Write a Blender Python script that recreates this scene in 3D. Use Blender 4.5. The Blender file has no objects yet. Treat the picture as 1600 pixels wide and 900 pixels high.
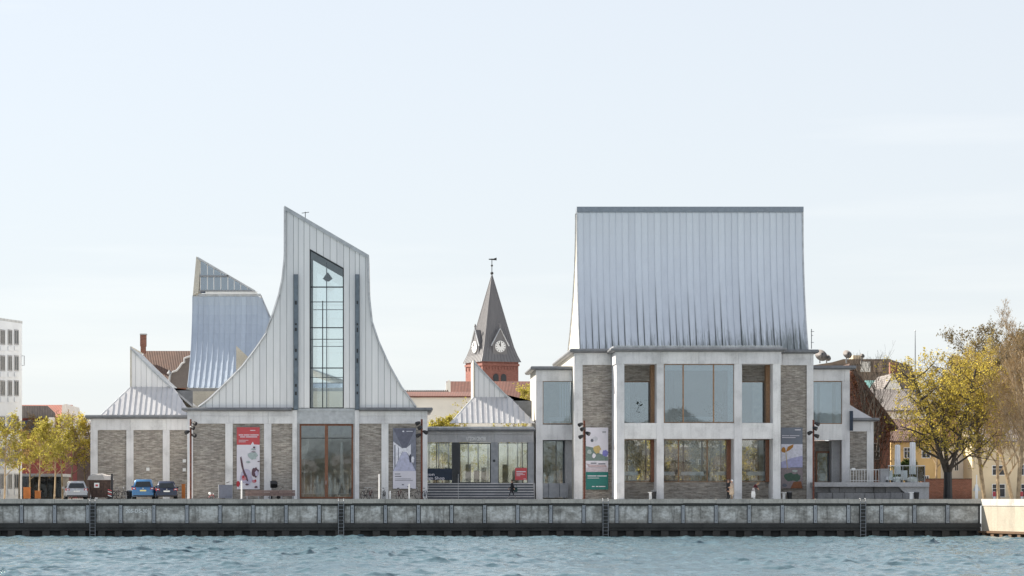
import bpy, bmesh, math, random
import numpy as np
from mathutils import Vector, Matrix
rad = math.radians
scn = bpy.context.scene
col = scn.collection

# ------------------------------------------------------------------ camera, sky, sun, exposure
D, F, CX, EZ, VX, HY = 220.0, 3850.0, -11.43, 0.11, 600.0, 778.0
cam_d = bpy.data.cameras.new('camera')
cam_d.sensor_width = 36.0
cam_d.lens = 36.0 * F / 1600.0
cam_d.shift_x = (800 - VX) / 1600.0
cam_d.shift_y = (HY - 450) / 1600.0
cam_d.clip_start, cam_d.clip_end = 1.0, 9000.0
cam = bpy.data.objects.new('camera', cam_d); col.objects.link(cam)
cam.location = (CX, -D, EZ); cam.rotation_euler = (math.pi / 2, 0, 0)
scn.camera = cam

SUN_A, SUN_E = 61.0, 42.0                      # degrees left of the view axis (behind the museum), elevation
world = bpy.data.worlds.new('World'); scn.world = world; world.use_nodes = True
wn = world.node_tree.nodes; wl = world.node_tree.links
sky = wn.new('ShaderNodeTexSky'); sky.sky_type = 'NISHITA'; sky.sun_disc = False
sky.sun_elevation = rad(SUN_E); sky.sun_rotation = rad(-SUN_A)
sky.altitude = 0; sky.air_density = 1.0; sky.dust_density = 0.4; sky.ozone_density = 2.0
veil = wn.new('ShaderNodeMix'); veil.data_type = 'RGBA'              # thin high veil of pale haze, the same all round
veil.inputs[0].default_value = 0.75; veil.inputs[7].default_value = (3.6, 3.85, 4.05, 1)
hsv = wn.new('ShaderNodeHueSaturation'); hsv.inputs['Saturation'].default_value = 0.72
wl.new(sky.outputs[0], hsv.inputs['Color'])
tco = wn.new('ShaderNodeTexCoord'); stc = wn.new('ShaderNodeVectorMath'); stc.operation = 'MULTIPLY'; stc.inputs[1].default_value = (2.2, 2.2, 26.0)
cir = wn.new('ShaderNodeTexNoise'); cir.inputs['Scale'].default_value = 1.0; cir.inputs['Detail'].default_value = 6; cir.inputs['Roughness'].default_value = .55
wl.new(tco.outputs['Generated'], stc.inputs[0]); wl.new(stc.outputs[0], cir.inputs['Vector'])
crp = wn.new('ShaderNodeValToRGB'); crp.color_ramp.elements[0].position = .52; crp.color_ramp.elements[1].position = .78; crp.color_ramp.elements[0].color = (3.42, 3.55, 3.66, 1); crp.color_ramp.elements[1].color = (4.05, 4.05, 4.0, 1)
wl.new(cir.outputs[0], crp.inputs[0]); wl.new(crp.outputs[0], veil.inputs[7])          # faint streaks of high cloud
sxy = wn.new('ShaderNodeSeparateXYZ'); wl.new(tco.outputs['Generated'], sxy.inputs[0])
vf = wn.new('ShaderNodeMapRange'); vf.inputs[1].default_value = 0.0; vf.inputs[2].default_value = 0.6; vf.inputs[3].default_value = 0.88; vf.inputs[4].default_value = 0.58   # haze thins with height
wl.new(sxy.outputs[2], vf.inputs[0]); wl.new(vf.outputs[0], veil.inputs[0])
wl.new(hsv.outputs[0], veil.inputs[6])
wl.new(veil.outputs[2], wn['Background'].inputs[0]); wn['Background'].inputs[1].default_value = 0.1
sun_d = bpy.data.lights.new('sun', 'SUN'); sun_d.energy = 5.0; sun_d.angle = rad(0.6); sun_d.color = (1.0, 0.93, 0.82)
sun = bpy.data.objects.new('sun', sun_d); col.objects.link(sun)
_sd = Vector((-math.cos(rad(SUN_E)) * math.sin(rad(SUN_A)), math.cos(rad(SUN_E)) * math.cos(rad(SUN_A)), math.sin(rad(SUN_E))))
sun.rotation_euler = _sd.to_track_quat('Z', 'Y').to_euler(); sun.location = _sd * 100
scn.view_settings.view_transform = 'Standard'; scn.view_settings.look = 'None'
scn.view_settings.gamma = 1.0; scn.view_settings.exposure = 1.2; scn.view_settings.use_curve_mapping = False

# ------------------------------------------------------------------ helpers
def S(Y): return (D + Y) / F                    # metres per photo pixel at depth Y
def X(px, Y=0.0): return CX + (px - VX) * S(Y)
def Z(py, Y=0.0): return EZ - (py - HY) * S(Y)
def P(px, py, Y=0.0): return Vector((X(px, Y), Y, Z(py, Y)))

class MB:
    def __init__(s): s.v, s.f, s.m = [], [], []
    def add(s, vs, fs, mi=0):
        o = len(s.v); s.v += [tuple(v) for v in vs]
        for f in fs: s.f.append(tuple(i + o for i in f)); s.m.append(mi)
        return s
    def box(s, x0, x1, y0, y1, z0, z1, mi=0):
        x0, x1 = min(x0, x1), max(x0, x1); y0, y1 = min(y0, y1), max(y0, y1); z0, z1 = min(z0, z1), max(z0, z1)
        return s.add([(x0,y0,z0),(x1,y0,z0),(x1,y1,z0),(x0,y1,z0),(x0,y0,z1),(x1,y0,z1),(x1,y1,z1),(x0,y1,z1)],
              [(0,3,2,1),(4,5,6,7),(0,1,5,4),(1,2,6,5),(2,3,7,6),(3,0,4,7)], mi)
    def ext(s, pts, vec, mi=0):                 # polygon of 3D points pushed along vec
        n = len(pts); vec = Vector(vec); pts = [Vector(p) for p in pts]
        fs = [tuple(range(n))[::-1], tuple(range(n, 2*n))] + [(i, (i+1) % n, n+(i+1) % n, n+i) for i in range(n)]
        return s.add(pts + [p + vec for p in pts], fs, mi)
    def xz(s, pts, y0, y1, mi=0): return s.ext([(p[0], y0, p[1]) for p in pts], (0, y1 - y0, 0), mi)
    def ppoly(s, pts, Y, dep, mi=0): return s.ext([P(a, b, Y) for a, b in pts], (0, dep, 0), mi)
    def pbox(s, a, b, c, d, Y, dep, mi=0):      # photo-pixel box a..b, c..d (d None = ground)
        return s.box(X(a, Y), X(b, Y), Y, Y + dep, Z(c, Y), 0.0 if d is None else Z(d, Y), mi)
    def tube(s, pts, r, n=6, mi=0, cap=True):
        pts = [Vector(p) for p in pts]
        rs = list(r) if isinstance(r, (list, tuple)) else [r] * len(pts)
        vs, fs = [], []
        for i, p in enumerate(pts):
            d = pts[min(i+1, len(pts)-1)] - pts[max(i-1, 0)]
            d = d.normalized() if d.length > 1e-9 else Vector((0,0,1))
            a = d.cross(Vector((0,0,1)) if abs(d.z) < .9 else Vector((1,0,0))).normalized(); b = d.cross(a)
            for k in range(n):
                t = 2*math.pi*k/n; vs.append(p + (a*math.cos(t) + b*math.sin(t)) * rs[i])
        for i in range(len(pts)-1):
            for k in range(n): fs.append((i*n+k, i*n+(k+1) % n, (i+1)*n+(k+1) % n, (i+1)*n+k))
        if cap: fs += [tuple(range(n))[::-1], tuple(range((len(pts)-1)*n, len(pts)*n))]
        return s.add(vs, fs, mi)
    def lathe(s, prof, c=(0,0,0), n=12, mi=0):
        vs, fs = [], []
        for r, z in prof:
            for k in range(n): t = 2*math.pi*k/n; vs.append((c[0]+r*math.cos(t), c[1]+r*math.sin(t), c[2]+z))
        for i in range(len(prof)-1):
            for k in range(n): fs.append((i*n+k, i*n+(k+1) % n, (i+1)*n+(k+1) % n, (i+1)*n+k))
        fs += [tuple(range(n))[::-1], tuple(range((len(prof)-1)*n, len(prof)*n))]
        return s.add(vs, fs, mi)
    def loft(s, rings, mi=0, closed=True):
        n = len(rings[0]); vs = [v for r in rings for v in r]; fs = []
        for i in range(len(rings)-1):
            for k in range(n if closed else n-1): fs.append((i*n+k, i*n+(k+1) % n, (i+1)*n+(k+1) % n, (i+1)*n+k))
        if closed: fs += [tuple(range(n))[::-1], tuple(range((len(rings)-1)*n, len(rings)*n))]
        return s.add(vs, fs, mi)
    def build(s, name, mats, parent=None, smooth=False, fix=True):
        me = bpy.data.meshes.new(name)
        off = parent.location if parent is not None else Vector((0,0,0))
        if parent is not None and parent.parent is not None: off = parent.parent.location + off
        me.from_pydata([(v[0]-off.x, v[1]-off.y, v[2]-off.z) for v in s.v], [], s.f)
        if not isinstance(mats, (list, tuple)): mats = [mats]
        for m in mats: me.materials.append(m)
        if len(mats) > 1: me.polygons.foreach_set('material_index', s.m)
        if fix:
            bm = bmesh.new(); bm.from_mesh(me); bmesh.ops.recalc_face_normals(bm, faces=bm.faces); bm.to_mesh(me); bm.free()
        if smooth: me.polygons.foreach_set('use_smooth', [True]*len(me.polygons))
        me.update()
        o = bpy.data.objects.new(name, me); col.objects.link(o)
        if parent is not None: o.parent = parent
        return o

def tag(o, label=None, cat=None, group=None, kind=None):
    if label: o['label'] = label
    if cat: o['category'] = cat
    if group: o['group'] = group
    if kind: o['kind'] = kind
    return o
def thing(name, label, cat, loc=(0,0,0), group=None):
    o = bpy.data.objects.new(name, None); o.empty_display_size = .3; col.objects.link(o)
    o.location = loc; return tag(o, label, cat, group)
def copy_tree(o, parent=None):
    c = o.copy(); col.objects.link(c); c.parent = parent
    for ch in list(o.children): copy_tree(ch, c)
    return c
def pbox(name, mat, root, a, b, c, d, Y, dep): return MB().pbox(a, b, c, d, Y, dep).build(name, mat, root, fix=False)
def ppoly(name, mat, root, pts, Y, dep): return MB().ppoly(pts, Y, dep).build(name, mat, root)
def inst(src, root, loc):                       # a further piece that shares the mesh
    o = bpy.data.objects.new(src.name.split('.')[0], src.data); col.objects.link(o); o.parent = root; o.location = loc; return o

# ------------------------------------------------------------------ materials
class NT:
    def __init__(s, name):
        s.m = bpy.data.materials.new(name); s.m.use_nodes = True; s.t = s.m.node_tree; s.b = s.t.nodes['Principled BSDF']
        s.out = s.t.nodes['Material Output']
    def n(s, typ, **kw):
        nd = s.t.nodes.new('ShaderNode' + typ)
        for k, v in kw.items(): setattr(nd, k, v)
        return nd
    def l(s, a, b): s.t.links.new(a, b)
    def pos(s, sc=(1,1,1)):
        g = s.n('NewGeometry'); m = s.n('VectorMath', operation='MULTIPLY'); m.inputs[1].default_value = sc
        s.l(g.outputs['Position'], m.inputs[0]); return m.outputs[0]
    def noise(s, sc, scale=1.0, detail=4, rough=.55):
        n = s.n('TexNoise'); n.inputs['Scale'].default_value = scale; n.inputs['Detail'].default_value = detail; n.inputs['Roughness'].default_value = rough
        s.l(s.pos(sc), n.inputs['Vector']); return n.outputs[0]
    def ramp(s, fac, stops):
        r = s.n('ValToRGB'); e = r.color_ramp.elements
        while len(e) > 1: e.remove(e[-1])
        e[0].position = stops[0][0]; e[0].color = (*stops[0][1], 1)
        for p, c in stops[1:]:
            x = e.new(p); x.color = (*c, 1)
        s.l(fac, r.inputs[0]); return r.outputs[0]
    def mix(s, fac, a, b, mode='MIX'):
        m = s.n('Mix', data_type='RGBA', blend_type=mode)
        for i, v in ((0, fac), (6, a), (7, b)):
            if hasattr(v, 'links') or hasattr(v, 'is_linked'): s.l(v, m.inputs[i])
            elif isinstance(v, (int, float)): m.inputs[i].default_value = v
            else: m.inputs[i].default_value = (*v, 1)
        return m.outputs[2]
    def bump(s, h, strength=.3, dist=.02):
        b = s.n('Bump'); b.inputs['Strength'].default_value = strength; b.inputs['Distance'].default_value = dist
        s.l(h, b.inputs['Height']); s.l(b.outputs[0], s.b.inputs['Normal'])
    def fin(s, colr, rough=.8, metal=0.0, spec=None):
        if hasattr(colr, 'is_linked'): s.l(colr, s.b.inputs['Base Color'])
        else: s.b.inputs['Base Color'].default_value = (*colr, 1)
        s.b.inputs['Roughness'].default_value = rough; s.b.inputs['Metallic'].default_value = metal
        if spec is not None: s.b.inputs['Specular IOR Level'].default_value = spec
        return s.m
    def rnd(s): return s.n('ObjectInfo').outputs['Random']

def flat(name, c, rough=.7, metal=0.0, var=.18, scale=2.0):
    t = NT(name); n = t.noise((1,1,1), scale)
    return t.fin(t.ramp(n, [(.3, tuple(x*(1-var) for x in c)), (.7, tuple(min(1, x*(1+var)) for x in c))]), rough, metal)
def concrete(name, c, stain=.5, streak=.35):
    t = NT(name)
    big = t.noise((.5,.5,.5), 1.0, 5); st = t.noise((3.0,3.0,.25), 1.0, 5, .6); fine = t.noise((1,1,1), 9.0, 3)
    a = t.ramp(big, [(.32, tuple(x*(1-.22*stain*2) for x in c)), (.5, c), (.68, tuple(min(1, x*1.08) for x in c))])
    a = t.mix(t.ramp(st, [(.5, (0,0,0)), (.78, (streak,)*3)]), a, tuple(x*.45 for x in c))
    a = t.mix(.25, a, t.ramp(fine, [(.3, (.25,.25,.25)), (.7, (.75,.75,.75))]), 'OVERLAY')
    v = t.ramp(t.rnd(), [(0, (.9,.9,.91)), (1, (1.0,1.0,.99))])
    a = t.mix(1.0, a, v, 'MULTIPLY')
    t.bump(fine, .25, .01); return t.fin(a, .85)
def bricks(name, c1, c2, mortar, bw=.5, rh=.11, rag=.62):
    t = NT(name)
    g = t.n('NewGeometry'); sp = t.n('SeparateXYZ'); t.l(g.outputs['Position'], sp.inputs[0])
    ad = t.n('Math', operation='ADD'); t.l(sp.outputs[0], ad.inputs[0]); t.l(sp.outputs[1], ad.inputs[1])
    cb = t.n('CombineXYZ'); t.l(ad.outputs[0], cb.inputs[0]); t.l(sp.outputs[2], cb.inputs[1])
    b = t.n('TexBrick'); t.l(cb.outputs[0], b.inputs['Vector']); b.inputs['Scale'].default_value = 1
    b.inputs['Brick Width'].default_value = bw; b.inputs['Row Height'].default_value = rh; b.inputs['Mortar Size'].default_value = .012
    b.inputs['Color1'].default_value = (*c1, 1); b.inputs['Color2'].default_value = (*c2, 1); b.inputs['Mortar'].default_value = (*mortar, 1)
    n1 = t.noise((2.0,2.0,8.5), 1.0, 6, .7); n2 = t.noise((.25,.25,.35), 1.0, 3)
    a = t.mix(rag, b.outputs[0], t.ramp(n1, [(.28, (.06,.06,.06)), (.5, (.5,.5,.5)), (.72, (.95,.95,.95))]), 'OVERLAY')
    a = t.mix(.4, a, t.ramp(n2, [(.3, (.35,.35,.36)), (.7, (.62,.6,.56))]), 'OVERLAY')
    h = t.n('Math', operation='MULTIPLY_ADD'); t.l(b.outputs['Fac'], h.inputs[0]); h.inputs[1].default_value = -.6; t.l(n1, h.inputs[2])
    t.bump(h.outputs[0], .7, .04); return t.fin(a, .9)
def sheet(name, c, rough=.38, metal=.75, algae=None):
    t = NT(name)
    n = t.noise((2.2,2.2,.35), 1.0, 5, .6); big = t.noise((.3,.3,.3), 1.0, 3)
    a = t.ramp(n, [(.3, tuple(x*.93 for x in c)), (.7, tuple(min(1, x*1.03) for x in c))])
    a = t.mix(1.0, a, t.ramp(t.rnd(), [(0, (.90,.90,.91)), (1, (1,1,1))]), 'MULTIPLY')
    a = t.mix(.08, a, t.ramp(big, [(.3, (.4,.4,.4)), (.7, (.6,.6,.6))]), 'OVERLAY')
    if algae:
        z0, z1 = algae
        g = t.n('NewGeometry'); sp = t.n('SeparateXYZ'); t.l(g.outputs['Position'], sp.inputs[0])
        mr = t.n('MapRange'); mr.inputs[1].default_value = z0; mr.inputs[2].default_value = z1; mr.inputs[3].default_value = .34; mr.inputs[4].default_value = -.25
        t.l(sp.outputs[2], mr.inputs[0])
        mx = t.n('MapRange'); mx.inputs[1].default_value = X(930); mx.inputs[2].default_value = X(1250); mx.inputs[3].default_value = -.10; mx.inputs[4].default_value = .12
        t.l(sp.outputs[0], mx.inputs[0])
        st = t.noise((6.5,1.0,.10), 1.0, 6, .72)
        s1 = t.n('Math', operation='ADD'); t.l(mr.outputs[0], s1.inputs[0]); t.l(st, s1.inputs[1])
        s2 = t.n('Math', operation='ADD'); t.l(s1.outputs[0], s2.inputs[0]); t.l(mx.outputs[0], s2.inputs[1])
        a = t.mix(t.ramp(s2.outputs[0], [(.70, (0,0,0)), (.90, (.65,.65,.65))]), a, (.06,.075,.05))
        tcn = t.n('TexCoord'); so = t.n('SeparateXYZ'); t.l(tcn.outputs['Object'], so.inputs[0])
        x0 = X(906, 4.6) - X(1080)
        ed = t.n('MapRange'); ed.inputs[1].default_value = x0; ed.inputs[2].default_value = x0+.11; ed.inputs[3].default_value = 1; ed.inputs[4].default_value = 0; t.l(so.outputs[0], ed.inputs[0])
        hl_ = t.n('MapRange'); hl_.inputs[1].default_value = z0; hl_.inputs[2].default_value = z0+7.0; hl_.inputs[3].default_value = 1.0; hl_.inputs[4].default_value = 0; t.l(so.outputs[2], hl_.inputs[0])
        rn = t.n('MapRange'); rn.inputs[3].default_value = -.75; rn.inputs[4].default_value = .1; t.l(t.rnd(), rn.inputs[0])
        sm = t.n('Math', operation='ADD', use_clamp=True); t.l(hl_.outputs[0], sm.inputs[0]); t.l(rn.outputs[0], sm.inputs[1])
        ml = t.n('Math', operation='MULTIPLY', use_clamp=True); t.l(sm.outputs[0], ml.inputs[0]); t.l(ed.outputs[0], ml.inputs[1])
        ml2 = t.n('Math', operation='MULTIPLY', use_clamp=True); t.l(ml.outputs[0], ml2.inputs[0]); ml2.inputs[1].default_value = 1.7
        a = t.mix(ml2.outputs[0], a, (.07,.08,.08))
    rr = t.n('MapRange'); rr.inputs[3].default_value = rough-.06; rr.inputs[4].default_value = rough+.1; t.l(n, rr.inputs[0])
    m = t.fin(a, rough, metal); t.l(rr.outputs[0], t.b.inputs['Roughness']); t.bump(big, .06, .05); return m
def glassy(name, tint=(.75,.85,.85), base=.22, rough=0.0):
    t = NT(name); tr = t.n('BsdfTransparent'); tr.inputs[0].default_value = (*tint, 1)
    gl = t.n('BsdfGlossy'); gl.inputs['Roughness'].default_value = rough; gl.inputs[0].default_value = (.80,.88,.95,1)
    fr = t.n('Fresnel'); fr.inputs[0].default_value = 1.5
    ad = t.n('Math', operation='ADD', use_clamp=True); t.l(fr.outputs[0], ad.inputs[0]); ad.inputs[1].default_value = base
    n = t.noise((.9,.9,.9), 1.0, 4, .65); b = t.n('Bump'); b.inputs['Strength'].default_value = .007; b.inputs['Distance'].default_value = .1
    t.l(n, b.inputs['Height']); t.l(b.outputs[0], gl.inputs['Normal'])
    mx = t.n('MixShader'); t.l(ad.outputs[0], mx.inputs[0]); t.l(tr.outputs[0], mx.inputs[1]); t.l(gl.outputs[0], mx.inputs[2])
    t.l(mx.outputs[0], t.out.inputs[0]); return t.m
def leafy(name, c1, c2):
    t = NT(name); g = t.n('NewGeometry')
    cc = t.ramp(g.outputs['Random Per Island'], [(0, c1), (.6, c2), (1, tuple(x*.55 for x in c1))])
    d = t.n('BsdfDiffuse'); tl = t.n('BsdfTranslucent'); t.l(cc, d.inputs[0]); t.l(cc, tl.inputs[0])
    mx = t.n('MixShader'); mx.inputs[0].default_value = .55; t.l(d.outputs[0], mx.inputs[1]); t.l(tl.outputs[0], mx.inputs[2])
    t.l(mx.outputs[0], t.out.inputs[0]); return t.m
def tiled(name, c1, c2):
    t = NT(name); w = t.n('TexWave', wave_type='BANDS', bands_direction='X'); w.inputs['Scale'].default_value = 1.6; w.inputs['Distortion'].default_value = .3
    t.l(t.pos((1,1,1)), w.inputs['Vector']); n = t.noise((2.5,2.5,2.5), 1.0, 4); n2 = t.noise((.4,.4,.4), 1.0, 3)
    a = t.mix(t.ramp(n, [(.3, (0,0,0)), (.7, (1,1,1))]), c1, c2)
    a = t.mix(.55, a, t.ramp(w.outputs[0], [(.1, (.2,.2,.2)), (.5, (.65,.65,.65))]), 'OVERLAY')
    a = t.mix(.4, a, t.ramp(n2, [(.3, (.3,.3,.3)), (.7, (.65,.65,.65))]), 'OVERLAY')
    t.bump(w.outputs[0], .6, .05); return t.fin(a, .85)

M = {}
M['conc'] = concrete('pale_concrete', (.79,.785,.79), .35, .22)
M['conc'] = concrete('stained_pale_concrete', (.76,.755,.755), .55, .42)
M['conc_lit'] = concrete('sun_tinted_concrete', (.56,.53,.46), .3, .15)  # cream concrete with the warm sunlight put into its colour
M['conc_dark'] = concrete('grey_concrete', (.42,.42,.43), .4, .3)
M['quay'] = concrete('quay_concrete', (.36,.36,.365), 1.0, .8)
def mottled(name, dark, mid, light):
    t = NT(name)
    b1 = t.noise((.9,.9,1.3), 1.0, 6, .68); b2 = t.noise((2.6,2.6,.35), 1.0, 5, .6); b3 = t.noise((5,5,6), 1.0, 4, .6)
    a = t.ramp(b1, [(.30, dark), (.47, mid), (.60, light), (.75, mid)])
    a = t.mix(t.ramp(b2, [(.50, (0,0,0)), (.72, (.75,.75,.75))]), a, tuple(x*.45 for x in dark))
    a = t.mix(.5, a, t.ramp(b3, [(.3, (.25,.25,.25)), (.7, (.75,.75,.75))]), 'OVERLAY')
    g = t.n('NewGeometry'); sp = t.n('SeparateXYZ'); t.l(g.outputs['Position'], sp.inputs[0])   # tide-line growth on the lower wall
    mr = t.n('MapRange'); mr.inputs[1].default_value = Z(818, -14); mr.inputs[2].default_value = Z(806, -14); mr.inputs[3].default_value = .32; mr.inputs[4].default_value = -.2; t.l(sp.outputs[2], mr.inputs[0])
    ad = t.n('Math', operation='ADD'); t.l(mr.outputs[0], ad.inputs[0]); t.l(b1, ad.inputs[1])
    a = t.mix(t.ramp(ad.outputs[0], [(.58, (0,0,0)), (.85, (.7,.7,.7))]), a, (.05,.055,.05))
    t.bump(b3, .4, .02); return t.fin(a, .9)
M['quay'] = mottled('quay_concrete_mottled', (.21,.195,.175), (.43,.41,.38), (.68,.66,.63))
M['quay_cap'] = concrete('quay_coping_concrete', (.52,.48,.43), .8, .5)
M['quay_dark'] = concrete('dark_beam_and_shade', (.055,.053,.05), .9, .3)  # dark quay timbers, also the painted shade below the coping
M['quay_post'] = concrete('quay_fender', (.40,.41,.43), .7, .5)
M['quay_sun'] = concrete('cream_quay', (.42,.37,.29), .45, .25)
M['brick'] = bricks('grey_brick', (.30,.27,.24), (.44,.41,.37), (.26,.24,.22))
M['redbrick'] = bricks('red_brick', (.22,.075,.045), (.30,.11,.07), (.25,.19,.16), .25, .08, .35)
M['church_brick'] = bricks('church_brick', (.24,.095,.075), (.29,.12,.095), (.26,.15,.12), .5, .16, .2)
M['zinc'] = sheet('zinc_cladding', (.88,.865,.85), .5, .15)
M['zinc_roof'] = sheet('zinc_roof', (.66,.645,.64), .42, .6)
M['zinc_hall'] = sheet('weathered_zinc_roof', (.70,.735,.775), .33, .8, (Z(545,4), Z(455,4)))
M['zinc_back'] = sheet('steel_blue_roof', (.54,.60,.67), .40, .7)
M['zinc_dark'] = flat('dark_zinc_gutter', (.20,.205,.215), .5, .5)
M['zinc_trim'] = flat('zinc_trim', (.50,.51,.52), .45, .5)
M['fin'] = flat('blue_steel_fin', (.16,.19,.22), .35, .6)
M['wood'] = flat('red_brown_wood', (.20,.085,.045), .55, 0, .25, 6)
M['woodpale'] = flat('oak_frame', (.30,.17,.09), .55, 0, .25, 6)
M['darkframe'] = flat('dark_frame', (.025,.028,.032), .45)
M['greysteel'] = flat('grey_steel', (.27,.28,.30), .5, .3)
M['glass'] = glassy('coated_glass', (.74,.81,.84), .21)
M['glass_low'] = glassy('restaurant_glass', (.88,.90,.90), .09)
M['glass_clear'] = glassy('clear_glass', (.92,.95,.95), .05)
M['glass_shop'] = glassy('shop_glass', (.90,.92,.88), .22)
M['glass_sky'] = glassy('roof_glass', (.35,.42,.5), .30)
M['glass_dim'] = glassy('dim_glass', (.3,.35,.4), .03)
M['interior'] = flat('interior_plaster', (.55,.53,.48), .9)
M['interior_dark'] = flat('interior_dark', (.12,.11,.10), .9)
M['floor_in'] = flat('interior_floor', (.22,.18,.14), .5)
M['white'] = flat('white_paint', (.78,.78,.77), .5, 0, .05)
M['offwhite'] = flat('white_render', (.78,.80,.83), .8, 0, .07, .6)
M['cloth'] = flat('white_cloth', (.75,.76,.78), .85, 0, .06)
M['rust'] = flat('rusty_steel', (.16,.055,.035), .8, .1, .35, 5)
M['black'] = flat('black_plastic', (.018,.018,.02), .45)
M['rubber'] = flat('tyre_rubber', (.02,.02,.02), .8)
M['slate'] = tiled('slate_roof', (.16,.14,.13), (.22,.195,.18))
M['tile_red'] = tiled('red_pantiles', (.17,.07,.05), (.125,.058,.046))
M['tile_brown'] = tiled('brown_pantiles', (.15,.085,.06), (.11,.07,.055))
M['spire'] = sheet('spire_lead', (.19,.185,.19), .6, .1)
M['cream'] = flat('cream_render', (.62,.52,.36), .85, 0, .1, .5)
M['yellow'] = flat('ochre_render', (.55,.38,.17), .85, 0, .12, .5)
M['palewall'] = flat('pale_render', (.72,.69,.63), .85, 0, .08, .4)
M['redwall'] = flat('red_render', (.17,.035,.032), .8)
M['navy'] = flat('navy_panel', (.012,.025,.05), .5)
M['banner_red'] = flat('banner_red', (.50,.075,.085), .6, 0, .05)
M['banner_white'] = flat('banner_white', (.68,.66,.72), .6, 0, .04)
M['banner_green'] = flat('banner_green', (.012,.15,.13), .6, 0, .06)
M['banner_grey'] = flat('banner_grey', (.17,.19,.23), .6, 0, .05)
M['bark'] = flat('bark', (.24,.18,.11), .95, 0, .4, 4)
M['bark_dark'] = flat('dark_bark', (.075,.062,.05), .95, 0, .4, 4)
M['bark_grey'] = flat('tan_bark', (.36,.27,.17), .95, 0, .4, 4)
M['leaf_y'] = leafy('young_leaves', (.50,.43,.09), (.34,.30,.07))
M['leaf_g'] = leafy('spring_leaves', (.70,.55,.11), (.52,.42,.09))
M['leaf_b'] = leafy('brown_buds', (.34,.22,.09), (.26,.18,.08))
M['leaf_d'] = leafy('olive_leaves', (.22,.17,.08), (.15,.12,.06))
M['leaf_ivy'] = leafy('dry_creeper', (.17,.075,.04), (.11,.06,.035))
M['orange'] = flat('orange_box', (.50,.17,.04), .7)
M['stone'] = concrete('terrace_stone', (.22,.22,.225), .8, .5)
M['skin'] = flat('skin', (.50,.30,.22), .6)
def plain(name, c, rough=.6, metal=0, var=.1): 
    if name not in M: M[name] = flat(name, c, rough, metal, var, 5)
    return M[name]

rng = random.Random(7)

# ------------------------------------------------------------------ ground, water, opposite shore
QY = -14.0                                        # quay face
WZ = Z(838.5, QY)                                 # water level
cornerX = X(1533, QY)
wall_dir = Vector((3.4, -16.0, 0)).normalized()
wall_end = Vector((cornerX, QY, 0)) + wall_dir * 60
def ground_mat():
    t = NT('paving'); n = t.noise((.8,.8,.8), 1.0, 5); f = t.noise((1,1,1), 12, 3)
    a = t.ramp(n, [(.3, (.40,.39,.37)), (.7, (.52,.50,.47))]); t.bump(f, .2, .01); return t.fin(a, .9)
g = MB()
g.ext([(-2500, QY+.6, -.02), (cornerX+.5, QY+.6, -.02), (wall_end.x+.5, wall_end.y, -.02), (2500, wall_end.y, -.02), (2500, 5000, -.02), (-2500, 5000, -.02)], (0,0,-.5))
tag(g.build('ground', ground_mat()), kind='structure')

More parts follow.
